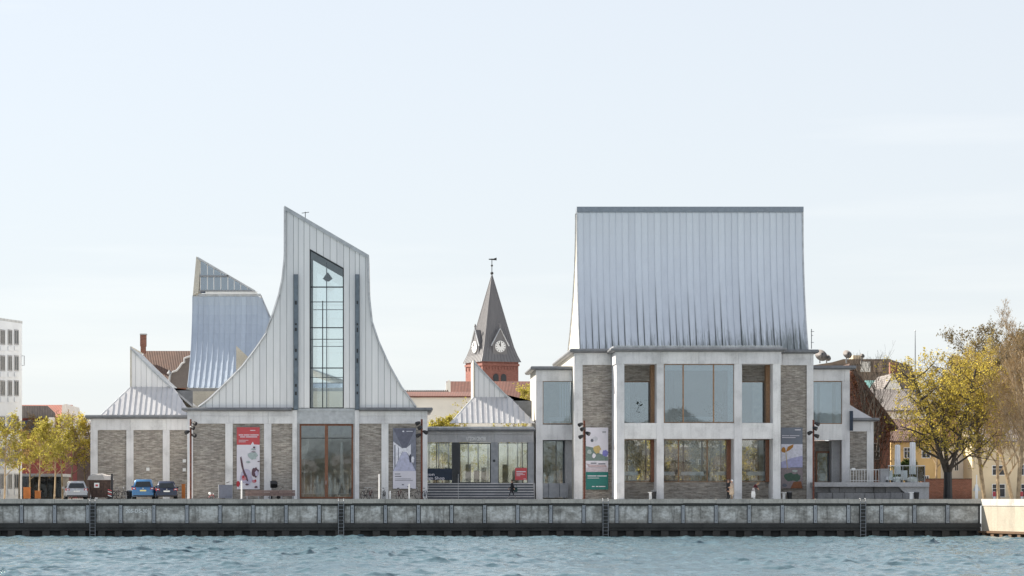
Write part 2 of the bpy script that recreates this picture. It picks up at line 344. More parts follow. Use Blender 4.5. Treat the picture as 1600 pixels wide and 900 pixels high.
def water():
    R, C = 700, 800
    r = np.linspace(0, 1, R)[:, None]; c = np.linspace(-1, 1, C)[None, :]
    dist = 88 + (D + QY + .8 - 88) * r ** 1.05
    y0 = -D + dist + 0*c; x0 = (CX + .052*dist) + c * (dist * .235 + 5)
    rs = np.random.RandomState(3); h = np.zeros_like(x0); dx = np.zeros_like(x0); dy = np.zeros_like(x0)
    for i in range(90):
        lam = 0.6 * (3.6/.6) ** rs.rand(); k = 2*np.pi/lam
        th = rs.normal(rad(-66), rad(48)); a = .0061 * lam**.62 * rs.uniform(.5, 1.3); ph = rs.rand()*6.283
        kx, ky = k*np.cos(th), k*np.sin(th); q = kx*x0 + ky*y0 + ph
        h += a*np.cos(q); dx -= 1.0*a*np.cos(th)*np.sin(q); dy -= 1.0*a*np.sin(th)*np.sin(q)
    gust = 1 + .35*np.sin(x0*.09+y0*.05+1)*np.sin(y0*.07-x0*.03) + .55*np.maximum(0, np.sin(x0*.55+y0*.21+2*np.sin(y0*.19)) * np.sin(y0*.37-x0*.13+1.7*np.sin(x0*.23)))**2
    fade = np.clip((D+QY+.6-dist)/2.0, .35, 1)
    v = np.stack([x0+dx*gust, y0+dy*gust*fade, WZ + h*gust*fade], -1).reshape(-1, 3)
    idx = np.arange(R*C).reshape(R, C)
    q = np.stack([idx[:-1,:-1], idx[:-1,1:], idx[1:,1:], idx[1:,:-1]], -1).reshape(-1, 4)
    L, Rr, B, T = 4000, 4000, -1500, QY+.8
    o = len(v); bl, br, tl, tr = v[idx[0,0]], v[idx[0,-1]], v[idx[-1,0]], v[idx[-1,-1]]
    z = WZ - .03
    ex = np.array([[-L,B,z],[Rr,B,z],[Rr,T,z],[-L,T,z],[bl[0]+.3,bl[1]+.3,z],[br[0]-.3,br[1]+.3,z],[tr[0]-.3,T,z],[tl[0]+.3,T,z]])
    v = np.vstack([v, ex]); q = np.vstack([q, np.array([[o,o+1,o+5,o+4],[o+1,o+2,o+6,o+5],[o+3,o,o+4,o+7]])])
    me = bpy.data.meshes.new('water'); me.vertices.add(len(v)); me.vertices.foreach_set('co', v.ravel())
    me.loops.add(q.size); me.loops.foreach_set('vertex_index', q.ravel().astype(np.int32))
    me.polygons.add(len(q)); me.polygons.foreach_set('loop_start', (np.arange(len(q))*4).astype(np.int32)); me.polygons.foreach_set('loop_total', np.full(len(q), 4, np.int32))
    me.polygons.foreach_set('use_smooth', np.ones(len(q), bool)); me.update(calc_edges=True); me.validate()
    t = NT('fjord_water'); n = t.noise((1,1.4,1), 4.5, 5, .6); n2 = t.noise((.05,.09,1), 1.0, 3)
    t.bump(n, .8, .05); a = t.ramp(n2, [(.35, (.055,.098,.120)), (.65, (.080,.130,.152))])
    m = t.fin(a, .06); t.b.inputs['IOR'].default_value = 1.333
    me.materials.append(m); ob = bpy.data.objects.new('water', me); col.objects.link(ob); tag(ob, kind='structure')
water()

def opposite_shore():                             # the sunlit bank behind the camera that the panes mirror
    m = MB(); r = random.Random(11); y = -430
    m.box(-260, 260, y-60, y, WZ-1, -.4, 3)
    x = -240
    while x < 240:
        w = r.uniform(7, 15); hh = r.uniform(4.5, 10); k = r.choice([0, 0, 1, 2])
        m.box(x, x+w, y-26, y-9, -.5, hh, k)
        m.ext([(x-.3, y-8.7, hh), (x-.3, y-26.3, hh), (x-.3, y-17.5, hh+r.uniform(2, 4.5))], (w+.6, 0, 0), 4)
        for zz in np.arange(1.2, hh-1.2, 2.9):
            for xx in np.arange(x+1.2, x+w-1.6, 2.7): r.random() < .6 and m.box(xx, xx+r.uniform(.7,1.4), y-9.0, y-8.94, zz, zz+r.uniform(1,1.7), 5)
        x += w + r.uniform(1, 14)
    xs_ = np.linspace(-330, 330, 160); rr_ = [[(x, y-70, -1), (x, y-75, (9 if x < 25 else 9+16*min(1, (x-25)/30)) +3*math.sin(x*.05)+2.5*math.sin(x*.17+1)+r.uniform(-1.6,1.6)), (x, y-140, 20)] for x in xs_]
    m.loft(rr_, 8, closed=False)
    for i in range(330):
        bx, by, bh, br_ = r.uniform(-250, 250), y + r.choice([r.uniform(-7, -2), r.uniform(-60, -30)]), r.uniform(6, 11), r.uniform(2.5, 5)
        if by < y-20: bh += r.uniform(0, 9) if bx > 30 else 0; br_ *= 1.4
        m.tube([(bx, by, -.5), (bx, by, bh-1)], .25, 5, 6)
        for j in range(150):
            d = Vector((r.gauss(0,1), r.gauss(0,1), r.gauss(0,1))).normalized() * br_ * r.uniform(.3, 1)
            c = Vector((bx, by, bh)) + d; s = r.uniform(.2, .5)
            q = [c + Vector((r.uniform(-s,s), r.uniform(-s,s), r.uniform(-s,s))) for _ in range(4)]
            m.add(q, [(0,1,2),(0,2,3)], 7 if i % 3 else 9)
    o = m.build('opposite_shore', [plain('far_cream', (.38,.35,.30)), plain('far_white', (.46,.46,.45)), plain('far_brick', (.24,.19,.16)), M['quay'], M['slate'], M['darkframe'], M['bark'], leafy('far_leaves', (.16,.14,.06), (.11,.10,.06)), flat('hazed_far_wood', (.17,.18,.18), .95, 0, .5, .05), M['leaf_d']], fix=False)  # wooded hill greyed, distance haze put into its colour
    tag(o, 'far bank with pale houses and trees mirrored in the window panes', 'shore', kind='stuff')
opposite_shore()

# ------------------------------------------------------------------ quay wall
def quay():
    zt, zc, zp0, zp1, zb, zl = 0.02, Z(786.5, QY), Z(790.5, QY), Z(817.5, QY), Z(824.5, QY), Z(829, QY)
    r = thing('quay_wall', 'long stained grey concrete quay wall rising from the water', 'quay wall', (X(760, QY), QY, WZ))
    x0, x1 = -95.0, cornerX
    MB().box(x0, x1, QY+.35, QY+1.0, WZ-1, -.03).build('backing_wall', M['quay_dark'], r)
    step = 51.7*S(QY); xs = X(33.5, QY); first = int((x0-xs)/step); k = first
    while xs + k*step < x1 + step:
        xa = max(x0, xs+k*step); xb = min(x1, xa+step)
        if xb - xa > .3:
            MB().box(xa+.19, xb-.19, QY+.12+rng.uniform(0, .03), QY+.36, zp1, zp0).build('panel', M['quay'], r, fix=False)
            # coping slabs, two panels long, edges slightly uneven
            dz = rng.uniform(-.015, .015)
            MB().box(xa+.008, xb-.008, QY-.04+rng.uniform(-.012,.012), QY+.62, zc+rng.uniform(-.015,.015), zt+dz).build('coping_slab', M['quay_cap'], r, fix=False)
            MB().box(xa-.13, xa+.13, QY+.02, QY+.37, zp1+.02, zp0+.05).build('fender_post', M['quay_post'], r, fix=False)
            for zz in (zp0-.18, zp1+.2): MB().tube([(xa, QY+.02, zz), (xa, QY-.02, zz)], .035, 6).build('bolt', M['black'], r, fix=False)
        k += 1
    MB().box(x0, x1-.01, QY+.06, QY+.37, zp0-.001, zc+.01).build('painted_shade_strip', M['quay_dark'], r)  # dark strip standing in for the shade under the coping
    b = MB(); n = 40
    MB().ext([(x0, QY-.12, zb), (x0, QY-.12, zp1-.06), (x0, QY+.08, zp1-.005), (x0, QY+.36, zp1-.005), (x0, QY+.36, zb)], (x1-x0-.02, 0, 0)).build('fender_beam', M['quay_dark'], r)
    MB().box(x0, x1-.02, QY-.05, QY+.36, zl, zb-.02).build('timber_wale', M['quay_dark'], r)
    k = 0; x = x0+.4
    pm = plain('wet_pile', (.045,.04,.035), .5)
    src = None
    while x < x1-.3:
        if src is None: src = MB().box(x, x+.62, QY+.02, QY+.36, WZ-.6, zl-.01).build('pile', pm, r); sx = x
        else: o = inst(src, r, (x-sx, 0, 0))
        x += 27*S(QY)*rng.uniform(.82, 1.18)
    # painted number, worn
    for i, (wx, txt) in enumerate(((196, '205-DS-30'),)):
        o = text_mesh(txt, .42, M['white'], 'painted_number'); o.parent = r
        o.location = Vector((X(wx, QY), QY+.108, Z(801, QY))) - r.location
def text_mesh(txt, size, mat, name, extrude=.004, align='LEFT'):
    cu = bpy.data.curves.new(name, 'FONT'); cu.body = txt; cu.size = size; cu.extrude = extrude; cu.offset = size*.02; cu.align_x = align; cu.resolution_u = 2
    tmp = bpy.data.objects.new(name, cu); col.objects.link(tmp)
    bpy.context.view_layer.update()
    me = bpy.data.meshes.new_from_object(tmp.evaluated_get(bpy.context.evaluated_depsgraph_get()))
    bpy.data.objects.remove(tmp); bpy.data.curves.remove(cu)
    me.transform(Matrix.Rotation(math.pi/2, 4, 'X'))
    me.materials.clear(); me.materials.append(mat)
    o = bpy.data.objects.new(name, me); col.objects.link(o); return o
quay()

def ladder(px, where):
    r = thing('quay_ladder', 'steel ladder on the quay wall ' + where, 'ladder', (X(px, QY), QY-.2, WZ), 'ladders down the quay wall')
    w = .22; xx = X(px, QY)
    for s in (-1, 1):
        MB().tube([(xx+s*w, QY+.3, .06), (xx+s*w, QY-.1, .06), (xx+s*w, QY-.2, -.12), (xx+s*w, QY-.2, WZ-.4)], .03, 5).build('rail', M['greysteel'], r)
    z = -.25
    while z > WZ-.1:
        MB().tube([(xx-w, QY-.2, z), (xx+w, QY-.2, z)], .02, 5).build('rung', M['greysteel'], r); z -= .3
    MB().box(xx-.3, xx+.3, QY-.02, QY+.11, Z(817, QY), Z(787, QY)).build('back_plate', M['quay_dark'], r)
for px, wh in ((145, 'below the brown container'), (533, 'below the tall wooden glazed door'), (946, 'below the green banner'), (1348, 'nearest the sunlit quay')): ladder(px, wh)

def sun_quay():
    r = thing('sunlit_quay_wall', 'sunlit cream concrete quay wall at the right end', 'quay wall', (cornerX, QY, WZ))
    n = Vector((-wall_dir.y, wall_dir.x, 0)); n = -n if n.x > 0 else n      # faces left
    c = Vector((cornerX+.02, QY, 0))
    def slab(name, s0, s1, o0, o1, z0, z1, mat):
        a, b = c + wall_dir*s0, c + wall_dir*s1
        MB().ext([a+n*o0+Vector((0,0,z0)), b+n*o0+Vector((0,0,z0)), b-n*o1+Vector((0,0,z0)), a-n*o1+Vector((0,0,z0))], (0,0,z1-z0)).build(name, mat, r)
    s = 0
    while s < 58:
        slab('coping_slab', s+.01, s+2.99, .05, 1.0, Z(790, QY), .02, M['quay_cap'])
        slab('panel', s+.006, s+2.994, 0, .8, Z(829, QY), Z(790.3, QY), M['quay_sun']); s += 3
    slab('ledge', -.1, 58, .25, .6, Z(832.5, QY), Z(829.3, QY), plain('rusty_ledge', (.13,.075,.04)))
    s = .5
    while s < 58: slab('pile', s, s+.55, .18, .5, WZ-.6, Z(832.8, QY), plain('rusty_ledge', (.13,.075,.04))); s += 1.6
    slab('backing_wall', -.1, 58, -.12, .9, WZ-1, Z(829.5, QY), M['quay_dark'])
sun_quay()

# ------------------------------------------------------------------ museum: tower pavilion
def interp(pts, x):
    for (a, b), (c, d) in zip(pts, pts[1:]):
        if a <= x <= c: return b + (d-b)*(x-a)/(c-a)
    return pts[0][1] if x < pts[0][0] else pts[-1][1]
def windowset(root, a, b, c, d, Y, glass, frame, fw=1.6, vbars=(), hbars=(), name='window', dep=.12, bw=1.0):
    """framed glazing as one part: pane sheet with frame and bars as sub-parts"""
    w = MB().box(X(a,Y), X(b,Y), Y+.05, Y+.06, Z(c,Y), Z(d,Y)).build(name, glass, root)
    f = MB(); f.pbox(a, b, c, c+fw, Y, dep); f.pbox(a, b, d-fw, d, Y, dep); f.pbox(a, a+fw, c+fw, d-fw, Y, dep); f.pbox(b-fw, b, c+fw, d-fw, Y, dep)
    f.build('frame', frame, w)
    for v in vbars: MB().pbox(v-bw/2, v+bw/2, c+fw, d-fw, Y+.002, dep*.8).build('mullion', frame, w, fix=False)
    for h in hbars: MB().pbox(a+fw, b-fw, h-bw/2, h+bw/2, Y+.004, dep*.7).build('transom', frame, w, fix=False)
    return w
def fascia(root, a, b, c, d, Y, dep, joints=(), mat='conc', hj=None, end=True):
    xs = [a] + list(joints) + [b]; rows = [(c, d)] if hj is None else [(c, hj), (hj, d)]
    for x0, x1 in zip(xs, xs[1:]):
        for y0, y1 in rows: pbox('fascia_panel', M[mat], root, x0+.15, x1-.15, y0+.12, y1-.12, Y, dep)
def gutter(root, pts, z0, z1, mat='zinc_dark', name='gutter'):
    """eave profile swept along a plan polyline (x,y), rounded nose"""
    h = z1-z0; prof = [(0, 0), (.30, .02), (.42, h*.35), (.42, h*.7), (.34, h), (0, h)]
    rings = []
    pv = [Vector((p[0], p[1])) for p in pts]
    for i, p in enumerate(pv):
        d0 = (p - pv[i-1]).normalized() if i else (pv[1]-p).normalized()
        d1 = (pv[i+1]-p).normalized() if i < len(pv)-1 else d0
        n0, n1 = Vector((d0.y, -d0.x)), Vector((d1.y, -d1.x)); n = (n0+n1).normalized(); n = n / max(.3, n.dot(n0))
        rings.append([(p.x+n.x*o, p.y+n.y*o, z0+zz) for o, zz in prof])
    return MB().loft(rings).build(name, M[mat], root)

XL = [(310,636),(326,624),(343,608),(379,572),(400,544),(415,522),(426.5,491),(436,461),(441.5,435),(444.3,408),(445,397),(445.2,323)]
XR = [(575,399),(575.4,425),(576.4,461),(581,503),(591,533),(608,571),(627,605),(650,636)]
def tower_top(px):
    if px <= 445.2: return interp(XL, px)
    if px <= 575: return 323 + (px-445.2)*76/129.8
    return interp(XR, px)
def tower():
    t = thing('tower_pavilion', 'museum pavilion with tall bell-curved zinc tower and slot window', 'building', (X(480), 0, 0))
    # --- ground storey
    DEP = 11.5
    for a, b in ((292.5, 301.5), (352, 363.6), (412.5, 424), (596, 607), (657.5, 668)):
        pbox('column', M['conc'], t, a, b, 662, None, 0, .5)
    for a, b in ((301.5, 352), (363.6, 412.5), (424, 457), (561, 596), (607, 657.5)):
        MB().box(X(a), X(b), .14, .5, 0, Z(662)).build('brick_panel', M['brick'], t, fix=False)
    for a, b in ((456.8, 464), (554.5, 561.2)): pbox('pilaster', M['conc'], t, a, b, 641, None, -.18, .6)
    for a, b in ((464, 468), (552, 554.5)): pbox('door_jamb', M['conc_dark'], t, a, b, 662, None, .1, .4)
    fascia(t, 292.5, 457, 642.5, 662, -.02, .5, (357.7, 419), hj=650); fascia(t, 561, 668, 642.5, 662, -.02, .5, (601.5,), hj=650)
    pbox('lintel', M['zinc_trim'], t, 464, 554.5, 640, 662, .02, .4)
    pbox('sill_band', M['zinc_trim'], t, 464, 554.5, 638.2, 642, -.06, .3)
    zt = Z(641)
    xl, xr = X(292.5), X(668)
    MB().box(xl, xl+.4, .5, DEP, 0, zt).build('side_wall', M['conc'], t); MB().box(xr-.4, xr, .5, DEP, 0, zt).build('side_wall', M['conc'], t)
    MB().box(xl, xr, DEP, DEP+.3, 0, zt).build('back_wall', M['interior'], t)
    MB().box(xl+.4, xr-.4, .52, DEP, zt-.3, zt).build('ceiling_slab', M['interior'], t)
    MB().box(xl+.4, xr-.4, .52, DEP, 0.0, .05).build('floor_slab', M['floor_in'], t)
    MB().box(X(440), X(590), 6, 6.2, .05, zt-.3).build('partition', M['interior'], t)
    gutter(t, [(xl-.05, DEP), (xl-.05, -.02), (X(456.5), -.02)], Z(642.5), Z(637)); gutter(t, [(X(561.5), -.02), (xr+.05, -.02), (xr+.05, DEP)], Z(642.5), Z(637))
    # --- glazed wooden doors
    w = windowset(t, 468, 552, 662.5, 779, .25, M['glass_low'], M['wood'], 2.8, (), (), 'door', .16)
    pbox('mullion', M['wood'], w, 507.5, 512.5, 665, 777, .22, .2)
    for a, b in ((470.8, 507.5), (512.5, 549.2)): pbox('transom', M['darkframe'], w, a, b, 684, 685.2, .25, .1)
    MB().tube([P(509.3, 757, .18), P(509.3, 751, .18)], .025, 6).build('handle', M['zinc_trim'], w)
    # --- tower front: cladding boards
    bounds = []
    x = 310.0
    def spl(a, b, n): return [a + (b-a)*i/n for i in range(n)]
    bounds = spl(311, 458.6, 14) + spl(458.6, 466, 1) + spl(466, 484, 2) + spl(484, 537, 5) + spl(537, 555, 2) + spl(555, 561.7, 1) + spl(561.7, 649, 9) + [649]
    for a, b in zip(bounds, bounds[1:]):
        xs = sorted({a+.28, b-.28} | {v for v in (a+(b-a)*k/4 for k in range(1, 4))} | ({445.2} if a < 445.2 < b else set()) | ({575.0} if a < 575 < b else set()))
        top = [(q, tower_top(q)) for q in xs]
        if 483 < (a+b)/2 < 538: bot = [(q, 388.6 + (q-484)*30/53) for q in xs]
        else: bot = [(q, 637.2) for q in xs]
        if max(p[1] for p in bot) - min(p[1] for p in top) < 1: continue
        ppoly('cladding_board', M['zinc'], t, top + bot[::-1], 0.0+rng.uniform(-.008,.008), .1)
    lpts = [p for p in XL]; rpts = [p for p in XR]
    def wall(Y0, dep, name, mat):
        def W(pts): return [(X(a), Z(b)) for a, b in pts]
        MB().xz(W(lpts + [(484, 323+(484-445.2)*76/129.8), (484, 637), (310, 637)]), Y0, Y0+dep).build(name, mat, t)
        MB().xz(W([(537, 323+(537-445.2)*76/129.8)] + rpts + [(650, 637), (537, 637)]), Y0, Y0+dep).build(name, mat, t)
        MB().xz(W([(484, 345.7), (537, 376.8), (537, 419), (484, 389)]), Y0, Y0+dep).build(name, mat, t)
    wall(.11, .15, 'backing_wall', M['zinc_dark']); wall(DEP-1.2, .2, 'rear_wall', M['interior'])
    # curved roof sheets and verge
    def band(pts, off, y0, y1, name, mat):
        for i in range(len(pts)-1):
            pass
        A = [Vector((X(a), Z(b))) for a, b in pts]; B = []
        for i, p in enumerate(A):
            d = (A[min(i+1, len(A)-1)] - A[max(i-1, 0)]).normalized(); B.append(p + Vector((-d.y, d.x))*off)
        return MB().xz(list(A) + list(B)[::-1], y0, y1).build(name, mat, t)
    band(lpts, .10, -.1, DEP-1, 'curved_roof', M['zinc_roof']); band(rpts, .10, -.1, DEP-1, 'curved_roof', M['zinc_roof'])
    MB().xz([(X(a), Z(b)) for a, b in ((444.6, 321.5), (576.4, 398.6), (576.4, 405), (444.6, 328))], -.14, .3).build('verge_cap', M['zinc_trim'], t)
    MB().xz([(X(a), Z(b)) for a, b in ((444.6, 322), (575.6, 398.6), (575.6, 402), (444.6, 325.4))], .3, DEP-1).build('top_roof', M['zinc_roof'], t)
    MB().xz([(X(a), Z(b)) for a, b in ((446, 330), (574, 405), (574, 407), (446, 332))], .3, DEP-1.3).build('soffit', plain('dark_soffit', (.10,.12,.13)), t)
    def verge(pts, name):
        A = [P(a, b, -.12) for a, b in pts]
        return MB().tube(A, .085, 6).build(name, M['zinc_trim'], t)
    verge(lpts, 'verge'); verge(rpts, 'verge')
    # slot window with its bars
    Y = .05
    w = MB().ppoly([(484, 390), (537, 420), (537, 638), (484, 638)], Y+.05, .01).build('slot_window', M['glass_clear'], t)
    fr = MB()
    for q in ([(484, 389.5), (537, 419.5), (537, 421.3), (484, 391.3)], [(484, 391), (485.6, 392), (485.6, 637), (484, 637)], [(535.6, 420), (537, 421), (537, 637), (535.6, 637)], [(484, 636.6), (537, 636.6), (537, 638.4), (484, 638.4)]):
        fr.ppoly(q, Y-.08, .22)
    fr.build('frame', M['darkframe'], w)
    for py, th in ((448.5, 1.8), (471.7, 1.0), (512, 1.6), (530, 1.0), (575, 1.6), (589.6, .9)): pbox('transom', M['darkframe'], w, 485.6, 535.6, py-th/2, py+th/2, Y, .14)
    pbox('mullion', M['darkframe'], w, 503.4, 504.9, 470, 636.6, Y+.01, .12)
    MB().xz([(X(484), Z(389)), (X(537), Z(419)), (X(537), Z(637)), (X(484), Z(637))], DEP-1.1, DEP-1.09).build('rear_pane', M['glass_clear'], t)
    for py in (470, 530, 590): MB().box(X(484), X(537), DEP-1.15, DEP-1.0, Z(py)-.03, Z(py)+.03).build('rear_transom', M['darkframe'], t)
    MB().tube([(X(508), 6, Z(640)), (X(508), 6, Z(400))], .05, 6).build('lamp_wire', M['darkframe'], t)
    MB().lathe([(.15,0),(.45,.25),(.2,.6),(.05,.8)], (X(510), 5, Z(432)), 10).build('hanging_lamp', M['darkframe'], t)
    # steel fins
    for a, b in ((458.8, 465.8), (555.2, 561.5)):
        f = pbox('fin', M['fin'], t, a, b, 428.5, 640, -.28, .28)
        for py in (470, 505, 512, 545, 560, 600, 612): pbox('painted_reflection', M['black'], f, a+2, b-2, py, py+rng.uniform(3,7), -.31, .03)  # black patches painted in for dark reflections on the steel
    # small wind gauge on the slope
    MB().tube([P(477, 342, 2), P(477, 331, 2)], .035, 5).build('wind_gauge_mast', M['darkframe'], t)
    MB().tube([P(471.5, 333, 2), P(483, 331.5, 2)], .03, 5).build('wind_gauge_arm', M['darkframe'], t)
tower()

# ------------------------------------------------------------------ museum: the two low pavilions with wedge lanterns
def wedge_roof(t, Y, ea, eb, ye, gx, gy, yt, gb, slope_end, rise_dep, back, nfront, ngab, mat='zinc_roof', lx=None):
    """front slope (eave ea..eb at ye up to gx..gb at yt), gable wall of boards, shed roof behind"""
    Y1 = Y + rise_dep; s1 = lambda p: p     # gable plane
    E0, E1 = P(ea, ye, Y), P(eb, ye, Y); T0, T1 = P(gx, yt, Y1), P(gb, yt, Y1)
    # front slope sheets
    for k in range(nfront):
        u0, u1 = k/nfront, (k+1)/nfront
        a, b = E0.lerp(E1, u0), E0.lerp(E1, u1); 
        # seams run straight up the slope: clip against both hips
        def up(p):
            tx = p.x
            if tx < T0.x: f = (tx-E0.x)/max(1e-6, T0.x-E0.x)
            elif tx > T1.x: f = (E1.x-tx)/max(1e-6, E1.x-T1.x)
            else: f = 1
            f = max(0, min(1, f)); return Vector((tx, E0.y + (T0.y-E0.y)*f, E0.z + (T0.z-E0.z)*f))
        pts = [a, b, up(b)]
        for c in (T1, T0):
            if a.x < c.x < b.x: pts.append(Vector((c.x, T0.y, T0.z)))
        pts.append(up(a))
        clean = [pts[0]]
        for p in pts[1:]:
            if (p-clean[-1]).length > .02: clean.append(p)
        if (clean[0]-clean[-1]).length < .02: clean.pop()
        if len(clean) < 3: continue
        nrm = (T0-E0).cross(Vector((1,0,0))).normalized(); nrm = nrm if nrm.z > 0 else -nrm
        o = MB().ext(clean, nrm*.03).build('roof_sheet', M[mat], t)
        q = up(a)
        if (q-a).length > .15: MB().ext([a+nrm*.03, a+Vector((.05,0,0))+nrm*.03, q+Vector((.05,0,0))+nrm*.03, q+nrm*.03], nrm*.07).build('standing_seam', M['zinc_trim'], t)
    # left flank of the front slope and hip
    B0 = Vector((E0.x, Y+back, E0.z)); 
    MB().add([E0, T0, Vector((T0.x, Y+back, T0.z)), B0], [(0,1,2,3)]).build('roof_flank', M[mat], t)
    MB().tube([E0, T0], .06, 5).build('hip_cap', M['zinc_trim'], t)
    # gable boards
    def ytop(px): 
        u = (px-gx)/(slope_end[0]-gx); return gy + (slope_end[1]-gy)*(u + .10*u*(1-u))
    for k in range(ngab):
        a, b = gx + (gb-gx)*k/ngab, gx + (gb-gx)*(k+1)/ngab
        b2 = min(b-.2, gb-.5)
        ppoly('gable_board', M['zinc'], t, [(a+.2, ytop(a+.2)), (b2, min(yt-.3, ytop(b2))), (b2, yt), (a+.2, yt)], Y1, .1)
    # shed roof falling to the right, extruded backwards, and lit left cheek
    pts = [(gx + (slope_end[0]-gx)*k/8, ytop(gx + (slope_end[0]-gx)*k/8)) for k in range(9)]
    A = [P(a, b, Y1) for a, b in pts]
    prof = [(p.x, p.z) for p in A] + [(p.x, p.z-.22) for p in A][::-1]
    MB().xz(prof, Y1-.12, Y+back).build('shed_roof', M['zinc_trim'], t)
    MB().xz([(A[0].x+.05, A[0].z-.25)] + [(p.x, p.z-.25) for p in A[1:]] + [(A[-1].x, T0.z-.3), (A[0].x+.05, T0.z-.3)], Y1+.12, Y1+.2).build('gable_backing', M['zinc_dark'], t)
    MB().box(A[0].x-.02, A[0].x+.14, Y1-.02, Y+back, T0.z-.02, A[0].z).build('lantern_cheek', M['conc_lit'], t)

def low_pavilion():
    Y = 8.0
    t = thing('low_pavilion', 'low brick museum pavilion with wedge-shaped zinc lantern behind parked cars', 'building', (X(210, Y), Y, 0))
    for a, b in ((141.4, 152.5), (197.5, 208.5), (254.3, 265)): pbox('column', M['conc'], t, a, b, 672, None, Y, .5)
    for a, b in ((152.5, 197.5), (208.5, 254.3), (265, 312)): MB().box(X(a,Y), X(b,Y), Y+.14, Y+.5, 0, Z(672, Y)).build('brick_panel', M['brick'], t, fix=False)
    fascia(t, 141.4, 312, 654.5, 672, Y-.02, .5, (203.5, 259.6))
    x0 = X(141.4, Y)
    MB().box(x0, x0+.4, Y+.5, Y+16, 0, Z(654, Y)).build('side_wall', M['conc_lit'], t)
    gutter(t, [(x0-.05, Y+16), (x0-.05, Y-.02), (X(312, Y), -.02+Y)], Z(654.5, Y), Z(648.5, Y))
    wedge_roof(t, Y+.2, 158, 299, 648.5, 203.5, 541.5, 605, 271, (301, 633), 2.8, 13, 17, 8)
    MB().box(x0+.4, X(312, Y), Y+.5, Y+16, Z(656, Y), Z(652, Y)).build('roof_slab', M['conc_dark'], t)
    for px, py in ((231, 733), (288, 720), (288, 734)): MB().pbox(px-2.5, px+2.5, py-2.5, py+2.5, Y-.02, .12).build('wall_lamp', M['white'], t, fix=False)
low_pavilion()

def shop():
    Y = 6.0; zf = Z(755, Y)
    t = thing('shop_pavilion', 'grey museum shop pavilion with steps and wedge zinc lantern', 'building', (X(750, Y), Y, 0))
    xl, xr = X(645, Y), X(836, Y)
    for a, b in ((706.5, 717.6), (767, 778.5), (824.8, 834)): pbox('pier', M['greysteel'] if b > 710 else M['darkframe'], t, a, b, 691, 755.2, Y, .45)
    pbox('dark_pier', M['darkframe'], t, 706.7, 717.4, 691.4, 755, Y-.02, .02)
    fascia(t, 645, 834, 674, 691.2, Y-.03, .5, (715.5, 772), 'conc_dark', hj=679)
    gutter(t, [(xl, Y-.05), (xr, Y-.05)], Z(674, Y), Z(669, Y)); MB().pbox(645, 834, 666.5, 669, Y-.3, .5).build('eave_cap', M['zinc_trim'], t, fix=False)
    MB().box(xl, xr, Y+.45, Y+12, Z(673, Y), Z(670, Y)).build('roof_slab', M['conc_dark'], t)
    windowset(t, 648, 706.6, 692, 755, Y+.12, M['glass_shop'], M['darkframe'], .7, (682,), (), 'window')
    windowset(t, 717.6, 767, 692, 755, Y+.12, M['glass_shop'], M['darkframe'], 1.6, (), (), 'glass_door')
    windowset(t, 778.5, 824.8, 692, 755, Y+.12, M['glass_shop'], M['darkframe'], .8, (816.5,), (), 'window')
    MB().box(xl, xr, Y+.05, Y+9, 0, zf).build('floor_slab', M['conc_dark'], t); [MB().box(X(656+k*16,Y), X(656+k*16,Y)+.12, Y+9, Y+9.15, zf, Z(673, Y)).build('rear_mullion', M['white'], t) for k in range(12)]; MB().box(xl, xr, Y+9.05, Y+9.06, zf, Z(673, Y)).build('rear_pane', M['glass_clear'], t)
    for px in (652, 834): MB().box(X(px,Y)-.1, X(px,Y)+.1, Y+.5, Y+9, zf, Z(673, Y)).build('side_wall', M['interior'], t)
    for i, px in enumerate((676, 695, 728, 740, 752, 786, 800, 810)):
        MB().box(X(px,Y+4), X(px,Y+4)+.5, Y+3+i % 3, Y+3.3+i % 3, zf, zf+1.2+.3*(i % 3)).build('shelf', plain('shelf_%d' % (i % 4), ((.5,.4,.25),(.6,.6,.6),(.3,.35,.4),(.45,.3,.2))[i % 4]), t)
    MB().tube([P(772, 720, Y-.02), P(772, 720, Y-.05)], .12, 10).build('door_sign', M['darkframe'], t)
    wedge_roof(t, Y+.3, 703, 836, 661.5, 740, 562.5, 621, 797, (831, 655), 2.6, 9, 16, 7)
    # steps
    n = 6
    for k in range(n):
        y0 = Y - .02 - (n-1-k)*.34; z0 = zf*k/n; z1 = zf*(k+1)/n
        st = MB().box(X(667,Y), X(833,Y), y0, Y+.04 if k == n-1 else y0+.36, z0, z1-.05).build('step', plain('step_riser', (.10,.105,.12)), t)
        MB().box(X(667,Y), X(833,Y), y0-.05, y0+.36, z1-.05, z1-.001).build('tread', M['conc'], st)
    MB().tube([P(716, 779, Y-1.9), P(716, 748, Y-1.9), P(716, 741, Y-.2), P(716, 755, Y-.2)], .03, 6).build('handrail', M['zinc_trim'], t)
    o = text_mesh('UTZON CENTER', 8.2*S(Y), M['white'], 'sign_lettering', .02); o.parent = t
    wd = max(v.co.x for v in o.data.vertices); o.scale = (30.6*S(Y)/wd, 1, 1); o.location = Vector((X(728.7, Y), Y-.06, Z(688.2, Y))) - t.location
shop()
